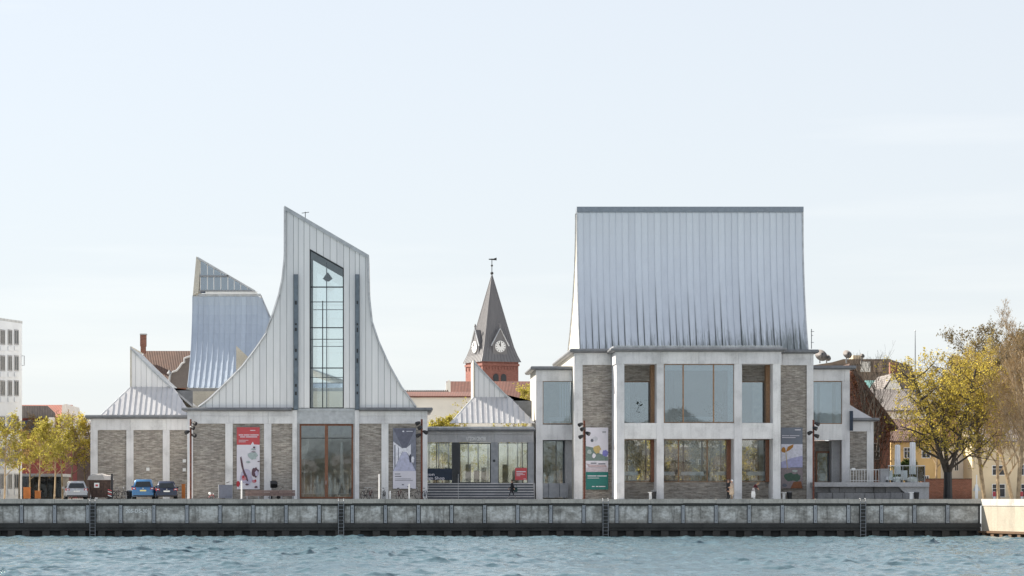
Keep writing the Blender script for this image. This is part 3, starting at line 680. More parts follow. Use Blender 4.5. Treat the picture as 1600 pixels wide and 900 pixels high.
def shop_notices():
    Y = 6.0
    p = thing('navy_window_panel', 'navy panel lettered Design Shop across the shop window', 'sign', P(690, 750, Y))
    MB().pbox(650, 706, 732, 750, Y+.06, .04).build('panel', M['navy'], p, fix=False)
    for txt, px, py, w in (('Utzon', 655.5, 743.2, 23.5), ('Design Shop', 655.5, 749, 39.2)):
        o = text_mesh(txt, 6.2*S(Y), M['banner_white'], 'lettering'); o.parent = p
        wd = max(v.co.x for v in o.data.vertices); o.scale = (w*S(Y)/wd, 1, 1); o.location = Vector((X(px, Y), Y+.05, Z(py, Y))) - p.location
    p = thing('red_window_notice', 'red notice with white lettering in the shop window', 'sign', P(814, 750, Y))
    MB().pbox(805, 823.3, 731, 750, Y+.05, .03).build('panel', M['banner_red'], p, fix=False)
    for py, a, b, th in ((736.3, 807, 821.5, 1.5), (739.3, 807, 817, .7), (741, 807, 820, .7), (743, 807, 813, .7), (748, 818, 822, .8)):
        MB().pbox(a, b, py, py+th, Y+.042, .006).build('lettering', M['banner_white'], p, fix=False)
shop_notices()

# ------------------------------------------------------------------ museum: back hall with roof lights
def curved_panels(root, x0, x1, n, prof, mat, thick=.05, name='roof_sheet', seam=.07):
    """standing-seam sheets: prof is a list of (y, z) from eave to top"""
    w = (x1-x0)/n
    def mk(xa, xb):
        m = MB(); 
        for (ya, za), (yb, zb) in zip(prof, prof[1:]): m.add([(xa,ya,za),(xb,ya,za),(xb,yb,zb),(xa,yb,zb)], [(0,1,2,3)])
        # seam rib on the left edge
        rings = []
        for i, (y, z) in enumerate(prof):
            a = prof[max(i-1,0)]; b = prof[min(i+1,len(prof)-1)]; d = Vector((b[0]-a[0], b[1]-a[1])).normalized(); nn = Vector((-d.y, d.x))
            if nn.x > 0: nn = -nn
            rings.append([(xa-.02, y, z), (xa-.02, y+nn.x*seam, z+nn.y*seam), (xa+.02, y+nn.x*seam, z+nn.y*seam), (xa+.02, y, z)])
        m.loft(rings, closed=False); return m
    src = mk(x0, x0+w).build(name, mat, root, fix=False)
    for k in range(1, n): inst(src, root, (k*w, 0, 0))
def back_hall():
    Yb, Yt = 26.0, 32.6
    t = thing('roof_light_hall', 'museum hall with concave zinc roof and slanted roof lights behind the tower', 'building', (X(360, Yb), Yb, 0))
    xl = X(293, Yb); xr = xl + 16.5
    zb, ztp = Z(606, Yb), Z(462, Yt)
    prof = []
    for k in range(13):
        u = k/12; prof.append((Yt - (Yt-Yb)*(1-u)**2.1, zb + (ztp-zb)*u))
    # clip of the right side: sheets whose top is cut by the falling right hip
    n = 30; w = (xr-xl)/n; 
    top_r = X(408, Yt)
    def pt(x, u): return (x, Yt - (Yt-Yb)*max(0, 1-u)**2.1, zb + (ztp-zb)*u)
    def umax(x): return 1.0 if x <= top_r else max(.05, 1 - (x-top_r)*2.3/(ztp-zb))
    for k in range(n):
        xa, xb = xl+k*w, xl+(k+1)*w
        m = MB(); ua, ub = umax(xa), umax(xb)
        if xa < top_r < xb: ub = umax(xb)
        for i in range(10):
            m.add([pt(xa, ua*i/10), pt(xb, ub*i/10), pt(xb, ub*(i+1)/10), pt(xa, ua*(i+1)/10)], [(0,1,2,3)])
        rings = []
        for i in range(11):
            x, y, z = pt(xa, ua*i/10); _, y2, z2 = pt(xa, ua*i/10+.02); d = Vector((y2-y, z2-z)).normalized(); nn = Vector((-d.y, d.x)); nn = -nn if nn.x > 0 else nn
            rings.append([(xa-.03, y, z), (xa-.03, y+nn.x*.12, z+nn.y*.12), (xa+.03, y+nn.x*.12, z+nn.y*.12), (xa+.03, y, z)])
        m.loft(rings, closed=False); m.build('roof_sheet', M['zinc_back'], t, fix=False)
    hp = [pt(x, umax(x)) for x in (top_r, top_r+1.5, top_r+3, xr)]
    MB().loft([[p, (p[0]-1.0, p[1]+9, p[2])] for p in hp], closed=False).build('side_roof', M['zinc_roof'], t, fix=False)
    MB().tube([(xl+.05,)+pt(0, 1)[1:], (top_r,)+pt(0, 1)[1:]] + hp[1:], .08, 5).build('verge', M['zinc_trim'], t)
    # body below and behind
    MB().box(xl+.1, xr, Yb+.5, Yb+14, 0, zb).build('wall', M['conc_lit'], t)
    MB().box(xl-.1, xr+.2, Yb-.3, Yb+1, zb-.5, zb-.05).build('eave', M['zinc_dark'], t)
    MB().box(xl-2, xl+16.5, Yb-6, Yb+.5, 0, zb-.6).build('lower_wall', M['conc_lit'], t)
    MB().ext([(xl+.02, y+.1, z-.1) for y, z in prof] + [(xl+.02, Yt+5, ztp), (xl+.02, Yt+5, zb)], (.1, 0, 0)).build('gable_wall', M['conc_lit'], t)
    # lantern: slanted glazing above the sheets
    tl, tr = P(307, 401, Yt), P(406, 458.5, Yt)
    MB().xz([(X(301.5,Yt), Z(462,Yt)), (X(307,Yt), Z(401,Yt)), (X(313.5,Yt), Z(405,Yt)), (X(310.5,Yt), Z(458,Yt))], Yt-.25, Yt+4).build('lantern_cheek', M['conc_lit'], t)
    MB().xz([(X(310,Yt), Z(462.5,Yt)), (X(310,Yt), Z(459,Yt)), (X(407,Yt), Z(459,Yt)), (X(409,Yt), Z(462.5,Yt))], Yt-.12, Yt+.3).build('ridge_flashing', M['zinc_trim'], t)
    MB().pbox(321, 402, 455.5, 459.5, Yt-.2, .25).build('lantern_ledge', M['white'], t, fix=False)
    MB().pbox(311, 398, 453, 455, Yt-.25, .25).build('lantern_bar', M['greysteel'], t, fix=False)
    MB().pbox(311.5, 357, 430, 432.4, Yt-.3, .3).build('lantern_bar', M['greysteel'], t, fix=False)
    def yt(px): return 401 + (px-307)*(455-401)/(400-307)
    xs = [313, 324, 334, 345, 356, 366, 376, 387, 397]
    for a, b in zip(xs, xs[1:]):
        if a < 356:
            ppoly('roof_light_pane', M['glass_sky'], t, [(a+.5, yt(a)+3), (b-.5, yt(b)+3), (b-.5, 430), (a+.5, 430)], Yt, .05)
            ppoly('roof_light_pane', M['glass_sky'], t, [(a+.5, 432.4), (b-.5, 432.4), (b-.5, 453), (a+.5, 453)], Yt, .05)
        else: ppoly('roof_light_pane', M['glass_sky'], t, [(a+.5, yt(a)+2.5), (b-.5, min(452.5, yt(b)+2.5)), (b-.5, 453), (a+.5, 453)], Yt, .05)
        MB().pbox(a-.6, a+.6, yt(a)+2.5, 453, Yt-.1, .16).build('glazing_bar', M['white'], t, fix=False)
    MB().xz([(X(309,Yt), Z(401.5,Yt)), (X(399,Yt), Z(454,Yt)), (X(399,Yt), Z(457,Yt)), (X(309,Yt), Z(405,Yt))], Yt-.3, Yt+4).build('lantern_roof', M['zinc_trim'], t)
    MB().xz([(X(312,Yt), Z(409,Yt)), (X(396,Yt), Z(457,Yt)), (X(312,Yt), Z(457,Yt))], Yt+.8, Yt+.9).build('lantern_lining', plain('lining_blue', (.34,.41,.56)), t)
    # small wedge lantern in front of it
    MB().ppoly([(369, 540), (388, 558), (388, 600), (369, 600)], 18, 3).build('small_lantern', M['conc_lit'], t)
back_hall()

# ------------------------------------------------------------------ museum: great hall
def hall():
    t = thing('great_hall', 'museum hall with high concave zinc roof on concrete frame and large windows', 'building', (X(1080), 0, 0))
    SB, DEPB = 2.7, 3.0                              # set-back of recessed glazing, depth of frame fins
    C = M['conc']
    # --- projecting bay, columns run full height as deep fins
    cols = ((963, 975.5), (1026.3, 1037.2), (1147.5, 1159.3), (1208, 1219.7))
    for a, b in cols: pbox('column', C, t, a, b, 568, None, 0, 3.4)
    fascia(t, 961.5, 1221, 549.6, 568.5, -.06, 3.4, (1031.5, 1092, 1153.5))
    gutter(t, [(X(961.5)-.02, 4.2), (X(961.5)-.02, -.06), (X(1221)+.02, -.06), (X(1221)+.02, 4.2)], Z(549.6), Z(544))
    MB().box(X(958), X(1222), -.2, 4.5, Z(544), Z(540.8)).build('eave_cap', M['zinc_trim'], t)
    src = None
    for k in range(66):
        xx = X(962) + k*(X(1220)-X(962))/66
        if src is None: src = MB().box(xx, xx+.12, -.28, -.15, Z(544), Z(540)).build('seam_end', M['zinc_trim'], t); sx = xx
        else: inst(src, t, (xx-sx, 0, 0))
    for a, b in ((975.5, 1026.3), (1037.2, 1147.5), (1159.3, 1208)): 
        pbox('spandrel', C, t, a+.1, b-.1, 661, 685.5, .08, 3.2)
        MB().box(X(a), X(b), .1, 3.3, Z(568.4), Z(566)).build('soffit', C, t)
    # upper windows
    def back(a, b, extra): return a, b + extra
    for a, b in ((975.5, 1026.3), (1159.3, 1208)):
        Yg = SB; xa = VX+(a-VX)*(D/(D+Yg)); 
        A0 = VX + (X(a)-CX)/S(Yg); B0 = VX + (X(b)-CX)/S(Yg)
        pbox('brick_header', M['brick'], t, A0, B0, 568, 596, Yg, .4)
        windowset(t, A0, B0, 596, 662, Yg+.1, M['glass'], M['woodpale'], 1.3, (), (), 'window'); 
        MB().box(X(b)-.35, X(b)-.002, Yg-.9, Yg+.1, Z(661), Z(568)).build('jamb', M['woodpale'], t)
        windowset(t, A0, B0, 686.5, 753.5, Yg+.1, M['glass_low'], M['woodpale'], 1.2, (), (), 'window')
        MB().box(X(b)-.3, X(b)-.002, Yg-.5, Yg+.1, Z(753, Yg), Z(686)).build('jamb', M['wood'], t)
        pbox('brick_base', M['brick'], t, A0, B0, 753.5, None, Yg, .4)
    windowset(t, 1037.4, 1147.3, 569, 660.5, .25, M['glass'], M['woodpale'], 1.1, (1067.5, 1115), (), 'window', .2, 2.0)
    pbox('blind', M['cloth'], t, 1039, 1145, 571, 579, .7, .05)
    Yg = SB; A0 = VX + (X(1037.2)-CX)/S(Yg); B0 = VX + (X(1147.5)-CX)/S(Yg)
    windowset(t, A0, B0, 686.5, 753.5, Yg+.1, M['glass_low'], M['woodpale'], 1.2, (1060, 1105), (), 'window', .2, 1.5)
    MB().box(X(1147.5)-.35, X(1147.5)-.002, Yg-.5, Yg+.1, Z(753, Yg), Z(686)).build('jamb', M['wood'], t)
    pbox('brick_base', M['brick'], t, A0, B0, 753.5, None, Yg, .4)
    # downpipe and side of the bay
    MB().tube([P(957, 552, 3.7), P(957, 778, 3.7)], .06, 6).build('downpipe', M['zinc_trim'], t)
    # --- main block each side of the bay
    Y = 4.0
    for a, b in ((897, 910.3), (1260.7, 1271)): pbox('column', C, t, a, b, 570, None, Y-.05, .5)
    for a, b in ((910.3, 966), (1212, 1260.7)): MB().box(X(a,Y), X(b,Y), Y+.1, Y+.5, 0, Z(570, Y)).build('brick_panel', M['brick'], t, fix=False)
    fascia(t, 897, 966, 551.5, 570.2, Y-.08, .5, (899.5, 955)); fascia(t, 1212, 1271.3, 552.5, 570.6, Y-.08, .5, (1223, 1266), hj=561)
    xl, xr = X(897, Y), X(1271.3, Y)
    gutter(t, [(xl, Y+23), (xl, Y-.1), (X(966,Y), Y-.1)], Z(551.5, Y), Z(545.2, Y)); gutter(t, [(X(1215,Y), Y-.1), (xr, Y-.1), (xr, Y+23)], Z(552.5, Y), Z(546.5, Y))
    MB().box(xl, xr, Y+.3, Y+23, Z(551, Y), Z(546.8, Y)).build('roof_slab', M['conc_dark'], t)
    MB().box(xl, xl+.4, Y+.5, Y+23, 0, Z(551, Y)).build('side_wall', M['conc_lit'], t); MB().box(xr-.4, xr, Y+.5, Y+23, 0, Z(551, Y)).build('side_wall', C, t)
    # --- interior
    zf2 = Z(664)
    MB().box(xl+.4, xr-.4, Y+7, Y+7.2, zf2-.3, Z(551, Y)).build('back_wall', plain('hall_back_wall', (.34,.33,.31)), t)
    MB().box(X(968), X(1214), Y+7.05, Y+7.06, 1.72, zf2-.3).build('rear_pane', M['glass_clear'], t)
    for k in range(9): MB().box(X(968)+k*(X(1214)-X(968))/8-.08, X(968)+k*(X(1214)-X(968))/8+.08, Y+7, Y+7.15, 1.72, zf2-.3).build('rear_mullion', M['woodpale'], t)
    for a, b in ((xl+.4, X(968)), (X(1214), xr-.4)): MB().box(a, b, Y+7, Y+7.2, 0, zf2-.3).build('back_wall', M['interior'], t)
    for a, b in ((1176, 1192), (979, 984)): MB().pbox(a, b, 598, 660, 3.6, .1).build('curtain', M['interior'], t, fix=False)
    MB().pbox(1138, 1145.5, 572, 659, .6, .5).build('curtain', M['cloth'], t, fix=False)
    MB().box(X(968), X(1214), 3.5, Y+7, zf2-.3, zf2).build('upper_floor', M['interior'], t); MB().box(X(968), X(1214), 3.5, Y+7, 0, 1.72).build('lower_floor', M['floor_in'], t)
    MB().box(X(1037.4), X(1147.3), .5, 3.5, zf2-.3, zf2-.01).build('bay_floor', M['interior'], t)
    for px in (985, 1045, 1130, 1180):
        MB().box(X(px,9), X(px,9)+.5, 9, 9.4, zf2, Z(556, 9)).build('interior_pillar', M['interior_dark'], t)
    # --- hall roof
    y0, y1 = 4.6, 7.3; zb, ztop = Z(546, y0), Z(330.5, y1)
    prof = [(y1 - (y1-y0)*(1-k/12)**2.3, zb + (ztop-zb)*k/12) for k in range(13)]
    XA, XB = X(906, y0), X(1261.5, y0)
    curved_panels(t, XA, XB, 35, prof, M['zinc_hall'], seam=.14)
    yb0, yb1 = 19.5, 9.0
    bprof = [(yb1 + (yb0-yb1)*(1-k/12)**2.3, zb + (ztop-zb)*k/12) for k in range(13)]
    MB().loft([[(XA, y, z), (XB, y, z)] for y, z in bprof], closed=False).build('rear_roof', M['zinc_roof'], t, fix=False)
    for xx in (XA, XB-.1): MB().ext([(xx, y+.06, z) for y, z in prof] + [(xx, y-.06, z) for y, z in bprof[::-1]], (.1, 0, 0)).build('gable_wall', M['conc_lit'], t)
    m = MB(); m.tube([(XA-.03, y-.02, z) for y, z in prof], .09, 6); m.tube([(XA-.03, y, z) for y, z in bprof], .09, 6); m.build('verge', M['zinc_trim'], t)
    MB().tube([(XB+.03, y-.02, z) for y, z in prof], .09, 6).build('verge', M['zinc_trim'], t)
    MB().box(XA-.08, XB+.08, y1-.22, yb1+.15, Z(331.5, y1), Z(323.3, y1)).build('ridge_cap', plain('ridge_zinc', (.27,.30,.34), .45, .4), t)
    # --- left wing
    Y = 6.0
    pbox('column', C, t, 837.5, 848, 595, None, Y, .5)
    fascia(t, 837.5, 897, 578, 595.5, Y-.05, .5, (841,)); pbox('spandrel', C, t, 848, 896.5, 663.5, 687.5, Y, .5)
    for k in range(5): MB().pbox(874+k*4.2, 876.4+k*4.2, 600, 658, Y+2.0, .15).build('curtain', M['cloth'], t, fix=False)
    windowset(t, 848, 896, 595.5, 662.5, Y+.15, M['glass'], M['woodpale'], .9, (), (), 'window')
    xw = X(837.5, Y)
    gutter(t, [(xw-.1, Y+9), (xw-.1, Y-.05), (X(897, Y), Y-.05)], Z(578.5, Y), Z(572.5, Y)); MB().box(xw, X(897,Y), Y+.3, Y+9, Z(578, Y), Z(574, Y)).build('roof_slab', M['conc_dark'], t)
    MB().box(xw, xw+.3, Y+.5, Y+9, 0, Z(578, Y)).build('side_wall', M['conc_lit'], t)
    MB().box(xw+.3, xl, Y+5.5, Y+5.7, 0, Z(578, Y)).build('back_wall', M['interior'], t); MB().box(xw+.3, xl, Y+.5, Y+5.5, Z(664,Y)-.3, Z(664,Y)).build('upper_floor', M['interior'], t)
    windowset(t, 848, 884, 688, 779, Y+2.2, M['glass'], M['darkframe'], 1.0, (869,), (), 'glass_door')
    MB().box(X(884,Y), X(897,Y), Y+.6, Y+2.4, 0, Z(688, Y)).build('inner_wall', M['conc_dark'], t)
    for a, b in ((848.3, 857), (857.6, 874), (874.6, 888)): pbox('balustrade_panel', M['greysteel'], t, a, b, 755, 777.5, Y+.2, .05)
    # --- right wing
    pbox('column', C, t, 1316, 1327.8, 595, None, Y, .6)
    fascia(t, 1271, 1327.8, 577, 595.3, Y-.05, .5, (1320,)); pbox('spandrel', C, t, 1270.8, 1316, 662.5, 687.5, Y, .5)
    for a, b in ((1273, 1277), (1281, 1300), (1306, 1312)): MB().pbox(a, b, 599, 661, Y+1.6, .15).build('curtain', M['cloth'], t, fix=False)
    windowset(t, 1269.5, 1316, 595.5, 662.5, Y+.15, M['glass'], M['woodpale'], 1.2, (), (), 'window')
    xe = X(1327.8, Y)
    gutter(t, [(xr, Y-.05), (xe+.1, Y-.05), (xe+.1, Y+9)], Z(577.5, Y), Z(571.5, Y)); MB().box(xr, xe, Y+.3, Y+9, Z(577, Y), Z(573, Y)).build('roof_slab', M['conc_dark'], t)
    MB().box(xe-.3, xe, Y+.6, Y+9, 0, Z(577, Y)).build('side_wall', C, t)
    MB().box(xr, xe-.3, Y+5.5, Y+5.7, Z(664,Y), Z(577, Y)).build('back_wall', M['interior'], t); MB().box(xr, xe-.3, Y+.5, Y+5.5, Z(664,Y)-.3, Z(664,Y)).build('upper_floor', M['interior'], t)
    MB().box(X(1270,Y), X(1316,Y), Y+2.4, Y+2.7, 0, Z(688, Y)).build('recess_wall', M['brick'], t, fix=False)
    MB().box(X(1303,Y), X(1316,Y), Y+1.2, Y+2.4, 0, Z(688, Y)).build('recess_pier', M['conc_dark'], t)
    d = windowset(t, 1274.5, 1298, 705, 755, Y+2.25, M['glass'], M['wood'], 2.6, (), (), 'door')
    MB().tube([P(1279, 733, Y+2.2), P(1279, 729, Y+2.2)], .04, 6).build('handle', M['zinc_trim'], d)
    MB().pbox(1328.2, 1333, 642, 673, Y-.4, .25).build('hanging_sign', M['navy'], t, fix=False)
    # aerial
    MB().tube([P(1268, 545, 9), P(1268, 514, 9)], .04, 5).build('aerial', M['greysteel'], t)
    for py, w in ((518, 4), (524, 2.5), (535, 3.5)): MB().tube([P(1268-w*.3, py, 9), P(1268+w, py, 9)], .025, 4).build('aerial_rod', M['greysteel'], t)
hall()

def annex():
    Y = 7.5
    t = thing('low_annex', 'low brick museum annex with zinc slope beside the terrace', 'building', (X(1345, Y), Y, 0))
    MB().box(X(1328,Y), X(1354.6,Y), Y+.12, Y+.5, 0, Z(674, Y)).build('brick_panel', M['brick'], t, fix=False)
    pbox('column', M['conc'], t, 1354.6, 1365, 674, None, Y, .5)
    fascia(t, 1328, 1365, 658.5, 674.2, Y-.04, .5, (1360,))
    xe = X(1365, Y)
    gutter(t, [(X(1328,Y), Y-.05), (xe+.05, Y-.05), (xe+.05, Y+9)], Z(658.5, Y), Z(653, Y))
    MB().box(xe-.4, xe, Y+.5, Y+9, 0, Z(658, Y)).build('side_wall', M['conc'], t)
    xs = X(1326, Y)
    for k in range(4):
        xa, xb = xs + k*(X(1364,Y)-xs)/4, xs + (k+1)*(X(1364,Y)-xs)/4
        za = lambda x: Z(653,Y) + (X(1366,Y)-x)*.62
        MB().ext([(xa, Y+1.5, za(xa)), (xb-.03, Y+1.5, za(xb)), (xb-.03, Y+9, za(xb)), (xa, Y+9, za(xa))], (0,0,.06)).build('roof_sheet', M['zinc_roof'], t)
    MB().add([(X(1326,Y), Y+.2, Z(653,Y)), (X(1364,Y), Y+.2, Z(653,Y)), (X(1364,Y), Y+1.5, Z(653,Y)), (X(1326,Y), Y+1.5, Z(653,Y)), (X(1326,Y), Y+1.5, za(X(1326,Y)))], [(0,1,4),(1,2,4),(0,4,3)]).build('front_slope', M['zinc_roof'], t)
annex()

# ------------------------------------------------------------------ background buildings
def gable_house(name, label, cat, a, b, yeave, yridge, Y, dep, wall, roof, ridge='x', wins=(), wmat='darkframe', chim=(), overhang=.3, group=None, trim='white'):
    """house with front wall a..b (photo px at depth Y); ridge 'x' = along the view width, 'y' = gable to us"""
    t = thing(name, label, cat, (X((a+b)/2, Y), Y, 0), group)
    x0, x1, ze, zr = X(a,Y), X(b,Y), Z(yeave,Y), Z(yridge,Y)
    MB().box(x0, x1, Y, Y+dep, 0, ze).build('wall', wall, t, fix=False)
    if ridge == 'x':
        yc = Y+dep/2
        for s in (0, 1):
            ya = Y-overhang if s == 0 else Y+dep+overhang
            MB().ext([(x0-.2, ya, ze-.1), (x1+.2, ya, ze-.1), (x1+.2, yc, zr), (x0-.2, yc, zr)], (0,0,.18)).build('roof', roof, t)
        for xx in (x0, x1-.2): MB().ext([(xx, Y, ze), (xx, Y+dep, ze), (xx, yc, zr-.1)], (.2,0,0)).build('gable', wall, t)
    else:
        xc = (x0+x1)/2
        for s in (-1, 1):
            xa = x0-overhang if s < 0 else x1+overhang
            MB().ext([(xa, Y-.2, ze-.1), (xc, Y-.2, zr), (xc, Y+dep, zr), (xa, Y+dep, ze-.1)], (0,0,.18)).build('roof', roof, t)
        MB().ext([(x0, Y, ze), (x1, Y, ze), (xc, Y, zr-.1)], (0,.2,0)).build('gable', wall, t)
    for (p, q, c, d) in wins:
        w = MB().pbox(p, q, c, d, Y-.03, .05).build('window', M[wmat], t, fix=False)
        f = MB(); e = .35/S(Y)*.18
        f.pbox(p-e, q+e, c-e, c, Y-.06, .08); f.pbox(p-e, q+e, d, d+e, Y-.06, .08); f.pbox(p-e, p, c, d, Y-.06, .08); f.pbox(q, q+e, c, d, Y-.06, .08)
        f.pbox((p+q)/2-e*.35, (p+q)/2+e*.35, c, d, Y-.05, .04); f.pbox(p, q, (c*2+d)/3-e*.3, (c*2+d)/3+e*.3, Y-.05, .04)
        f.build('frame', M[trim], w)
    for (p, q, c, d, yo) in chim: MB().pbox(p, q, c, d, Y+yo, (q-p)*S(Y)).build('chimney', M['redbrick'], t, fix=False)
    return t

def white_block():
    Yn = 18.0
    a = P(-12, 499, Yn); ang = math.atan2(7.4, 2.6); d = Vector((math.cos(ang), math.sin(ang), 0)); n = Vector((d.y, -d.x, 0))
    # plane through (34,510.7): find length
    t = thing('white_office_block', 'white office block with rows of narrow windows at the left edge', 'building', (a.x, a.y, 0))
    top = a.z; L = 0
    while True:
        p = a + d*L; px = VX + (p.x-CX)/S(p.y)
        if px >= 34.3: break
        L += .05
    def q(s, z): v = a + d*s; return Vector((v.x, v.y, z))
    MB().ext([q(-8, 0), q(L, 0), q(L, top), q(-8, top)], -n*12).build('wall', M['offwhite'], t)
    MB().ext([q(-8, top), q(L+.1, top), q(L+.1, top+.25), q(-8, top+.25)], -n*12).build('parapet', M['zinc_trim'], t)
    def s_of(px):
        lo, hi = -10, L+1
        for _ in range(50):
            m = (lo+hi)/2; p = a+d*m
            if VX+(p.x-CX)/S(p.y) < px: lo = m
            else: hi = m
        return lo
    for c, e in ((517, 537), (557, 578), (596, 617), (652, 672), (700, 720), (742, 762)):
        for p0, p1 in ((1, 6.7), (12.7, 17.7), (22.7, 28)):
            s0, s1 = s_of(p0), s_of(p1); pm = q((s0+s1)/2, 0)
            z0, z1 = Z(e, pm.y), Z(c, pm.y)
            w = MB().ext([q(s0, z0)+n*.01, q(s1, z0)+n*.01, q(s1, z1)+n*.01, q(s0, z1)+n*.01], n*.02).build('window', plain('office_pane', (.05,.06,.07), .15), t)
            f = MB()
            for (u0, u1, v0, v1) in ((s0-.12, s1+.12, z1, z1+.12), (s0-.12, s1+.12, z0-.12, z0), (s0-.12, s0, z0, z1), (s1, s1+.12, z0, z1), ((s0+s1)/2-.05, (s0+s1)/2+.05, z0, z1)):
                f.ext([q(u0, v0)+n*.02, q(u1, v0)+n*.02, q(u1, v1)+n*.02, q(u0, v1)+n*.02], n*.03)
            f.build('frame', M['conc_dark'], w)
            MB().ext([q(s0-.1, z0-.7)+n*.02, q(s1+.1, z0-.7)+n*.02, q(s1+.1, z0-.25)+n*.02, q(s0-.1, z0-.25)+n*.02], n*.06).build('sill_panel', M['offwhite'], w)
    e = q(L, 0); 
    m = MB(); pts = [P(34.5, 556, e.y), P(37.8, 556, e.y), P(37.8, 571, e.y), P(34.5, 571, e.y)]
    m.tube(pts, .04, 4); m.build('balcony_rail', M['greysteel'], t)
white_block()

def left_houses():
    Y = 75.0
    t = gable_house('red_gabled_house', 'dark red house with tiled roof beside the white block', 'house', 20, 101, 653, 632, Y, 12, M['redwall'], tiled('bright_pantiles', (.30,.10,.065), (.23,.085,.06)), 'x', ((64, 69, 657, 666), (44, 50, 657, 666)))
    MB().ppoly([(20, 653), (20, 634), (74, 634), (86, 645), (86, 653)], Y-.6, .3).build('slate_dormer_roof', M['slate'], t)
    ppoly('white_gable', M['palewall'], t, [(97, 633), (103, 631), (107.5, 659), (107.5, 690), (94, 690)], Y-.8, 13)
    MB().pbox(34, 60, 657, 676, Y-2.5, 2).build('dark_annex', M['navy'], t, fix=False)
    ppoly('dormer', M['palewall'], t, [(73, 668), (76, 652), (83, 652), (86, 668)], Y-2, 2); MB().pbox(60, 93, 670.5, 673.5, Y-2.6, 2.4).build('ledge', M['palewall'], t, fix=False)
    gable_house('slate_roofed_house', 'dark slate-roofed building rising between red house and museum', 'house', 90, 170, 690, 657, 90, 14, M['interior_dark'], M['slate'], 'x')
    Y = 26
    t = thing('glazed_low_building', 'low dark glazed building behind the young trees', 'building', (X(50,Y), Y, 0))
    MB().pbox(-60, 96, 740, 744.5, Y-.4, 8).build('roof', M['greysteel'], t, fix=False); MB().pbox(-60, 96, 744.5, None, Y+1.2, 6).build('wall', M['interior_dark'], t, fix=False)
    for k in range(14):
        a = -58+k*11; MB().pbox(a, a+10.4, 745, 777, Y, .06).build('pane', M['glass_dim'], t, fix=False); MB().pbox(a+10.4, a+11, 744.5, None, Y-.06, .15).build('mullion', M['darkframe'], t, fix=False)
    # old building with curved gable behind the low pavilion
    Y = 62
    t = thing('old_tiled_building', 'old building with brown tiled roof, brick chimney and curved gable', 'building', (X(260,Y), Y, 0))
    x0, x1 = X(218,Y), X(300,Y)
    MB().box(x0, x1, Y, Y+12, 0, Z(606,Y)).build('wall', M['redbrick'], t, fix=False)
    MB().ext([(x0, Y-.3, Z(606,Y)), (x1, Y-.3, Z(606,Y)), (x1, Y+5, Z(551,Y+5)), (x0, Y+5, Z(551,Y+5))], (0,0,.2)).build('roof', M['tile_brown'], t)
    MB().pbox(222, 294, 549.5, 552, Y+4.9, .4).build('ridge', M['conc_dark'], t, fix=False)
    g = [(263, 606), (266, 585), (270, 581), (276, 579), (281, 573), (284, 568), (288, 566), (288, 560), (293, 558), (300, 556), (306, 560), (306, 606)]
    ppoly('curved_gable', plain('old_plaster', (.15,.13,.12), .9), t, g, Y-1.5, .4)
    v = [P(p[0], p[1], Y-1.6) for p in g[:-1]]; MB().tube(v, .13, 5).build('gable_coping', M['conc_dark'], t)
    c = MB(); c.pbox(219.6, 227.4, 541, 552, Y+3, .6); c.pbox(218.8, 228.2, 522, 541, Y+2.9, .7); c.build('chimney', M['redbrick'], t, fix=False)
    MB().pbox(218.4, 228.8, 521.2, 523, Y+2.8, .9).build('chimney_cap', M['conc_dark'], t, fix=False)
    MB().lathe([(.18,0),(.28,.12),(.15,.3),(.05,.5)], P(264.5, 585, Y-1.4), 8).build('finial', M['conc_dark'], t)
left_houses()

def centre_roofs():
    gable_house('red_tiled_long_house', 'house with red pantile roof and white gable edge by church tower', 'house', 702, 836, 642, 594, 105, 14, M['palewall'], M['tile_red'], 'x')
    Y = 104; t = gable_house('white_walled_house', 'white walled house with low orange tiled eave left of church', 'house', 628, 736, 620, 612, 70, 9, M['palewall'], M['tile_red'], 'x')
    p = thing('dark_parapet_house', 'dark ridged roof strip just above the tower pavilion eave', 'house', (X(665,92), 92, 0))
    MB().pbox(628, 701, 611, 616, 92, 6).build('parapet', M['slate'], p, fix=False); MB().pbox(630, 700, 616, None, 92.2, 6).build('wall', M['palewall'], p, fix=False)
    for k in range(22): MB().pbox(629+k*3.3, 630.8+k*3.3, 609.3, 611.4, 92, .8).build('ridge_tile', M['tile_brown'], p, fix=False)
    MB().ppoly([(697, 620), (697, 600), (701, 593), (704, 596), (704, 620)], 103.5, .6).build('white_gable_edge', M['palewall'], p)
centre_roofs()

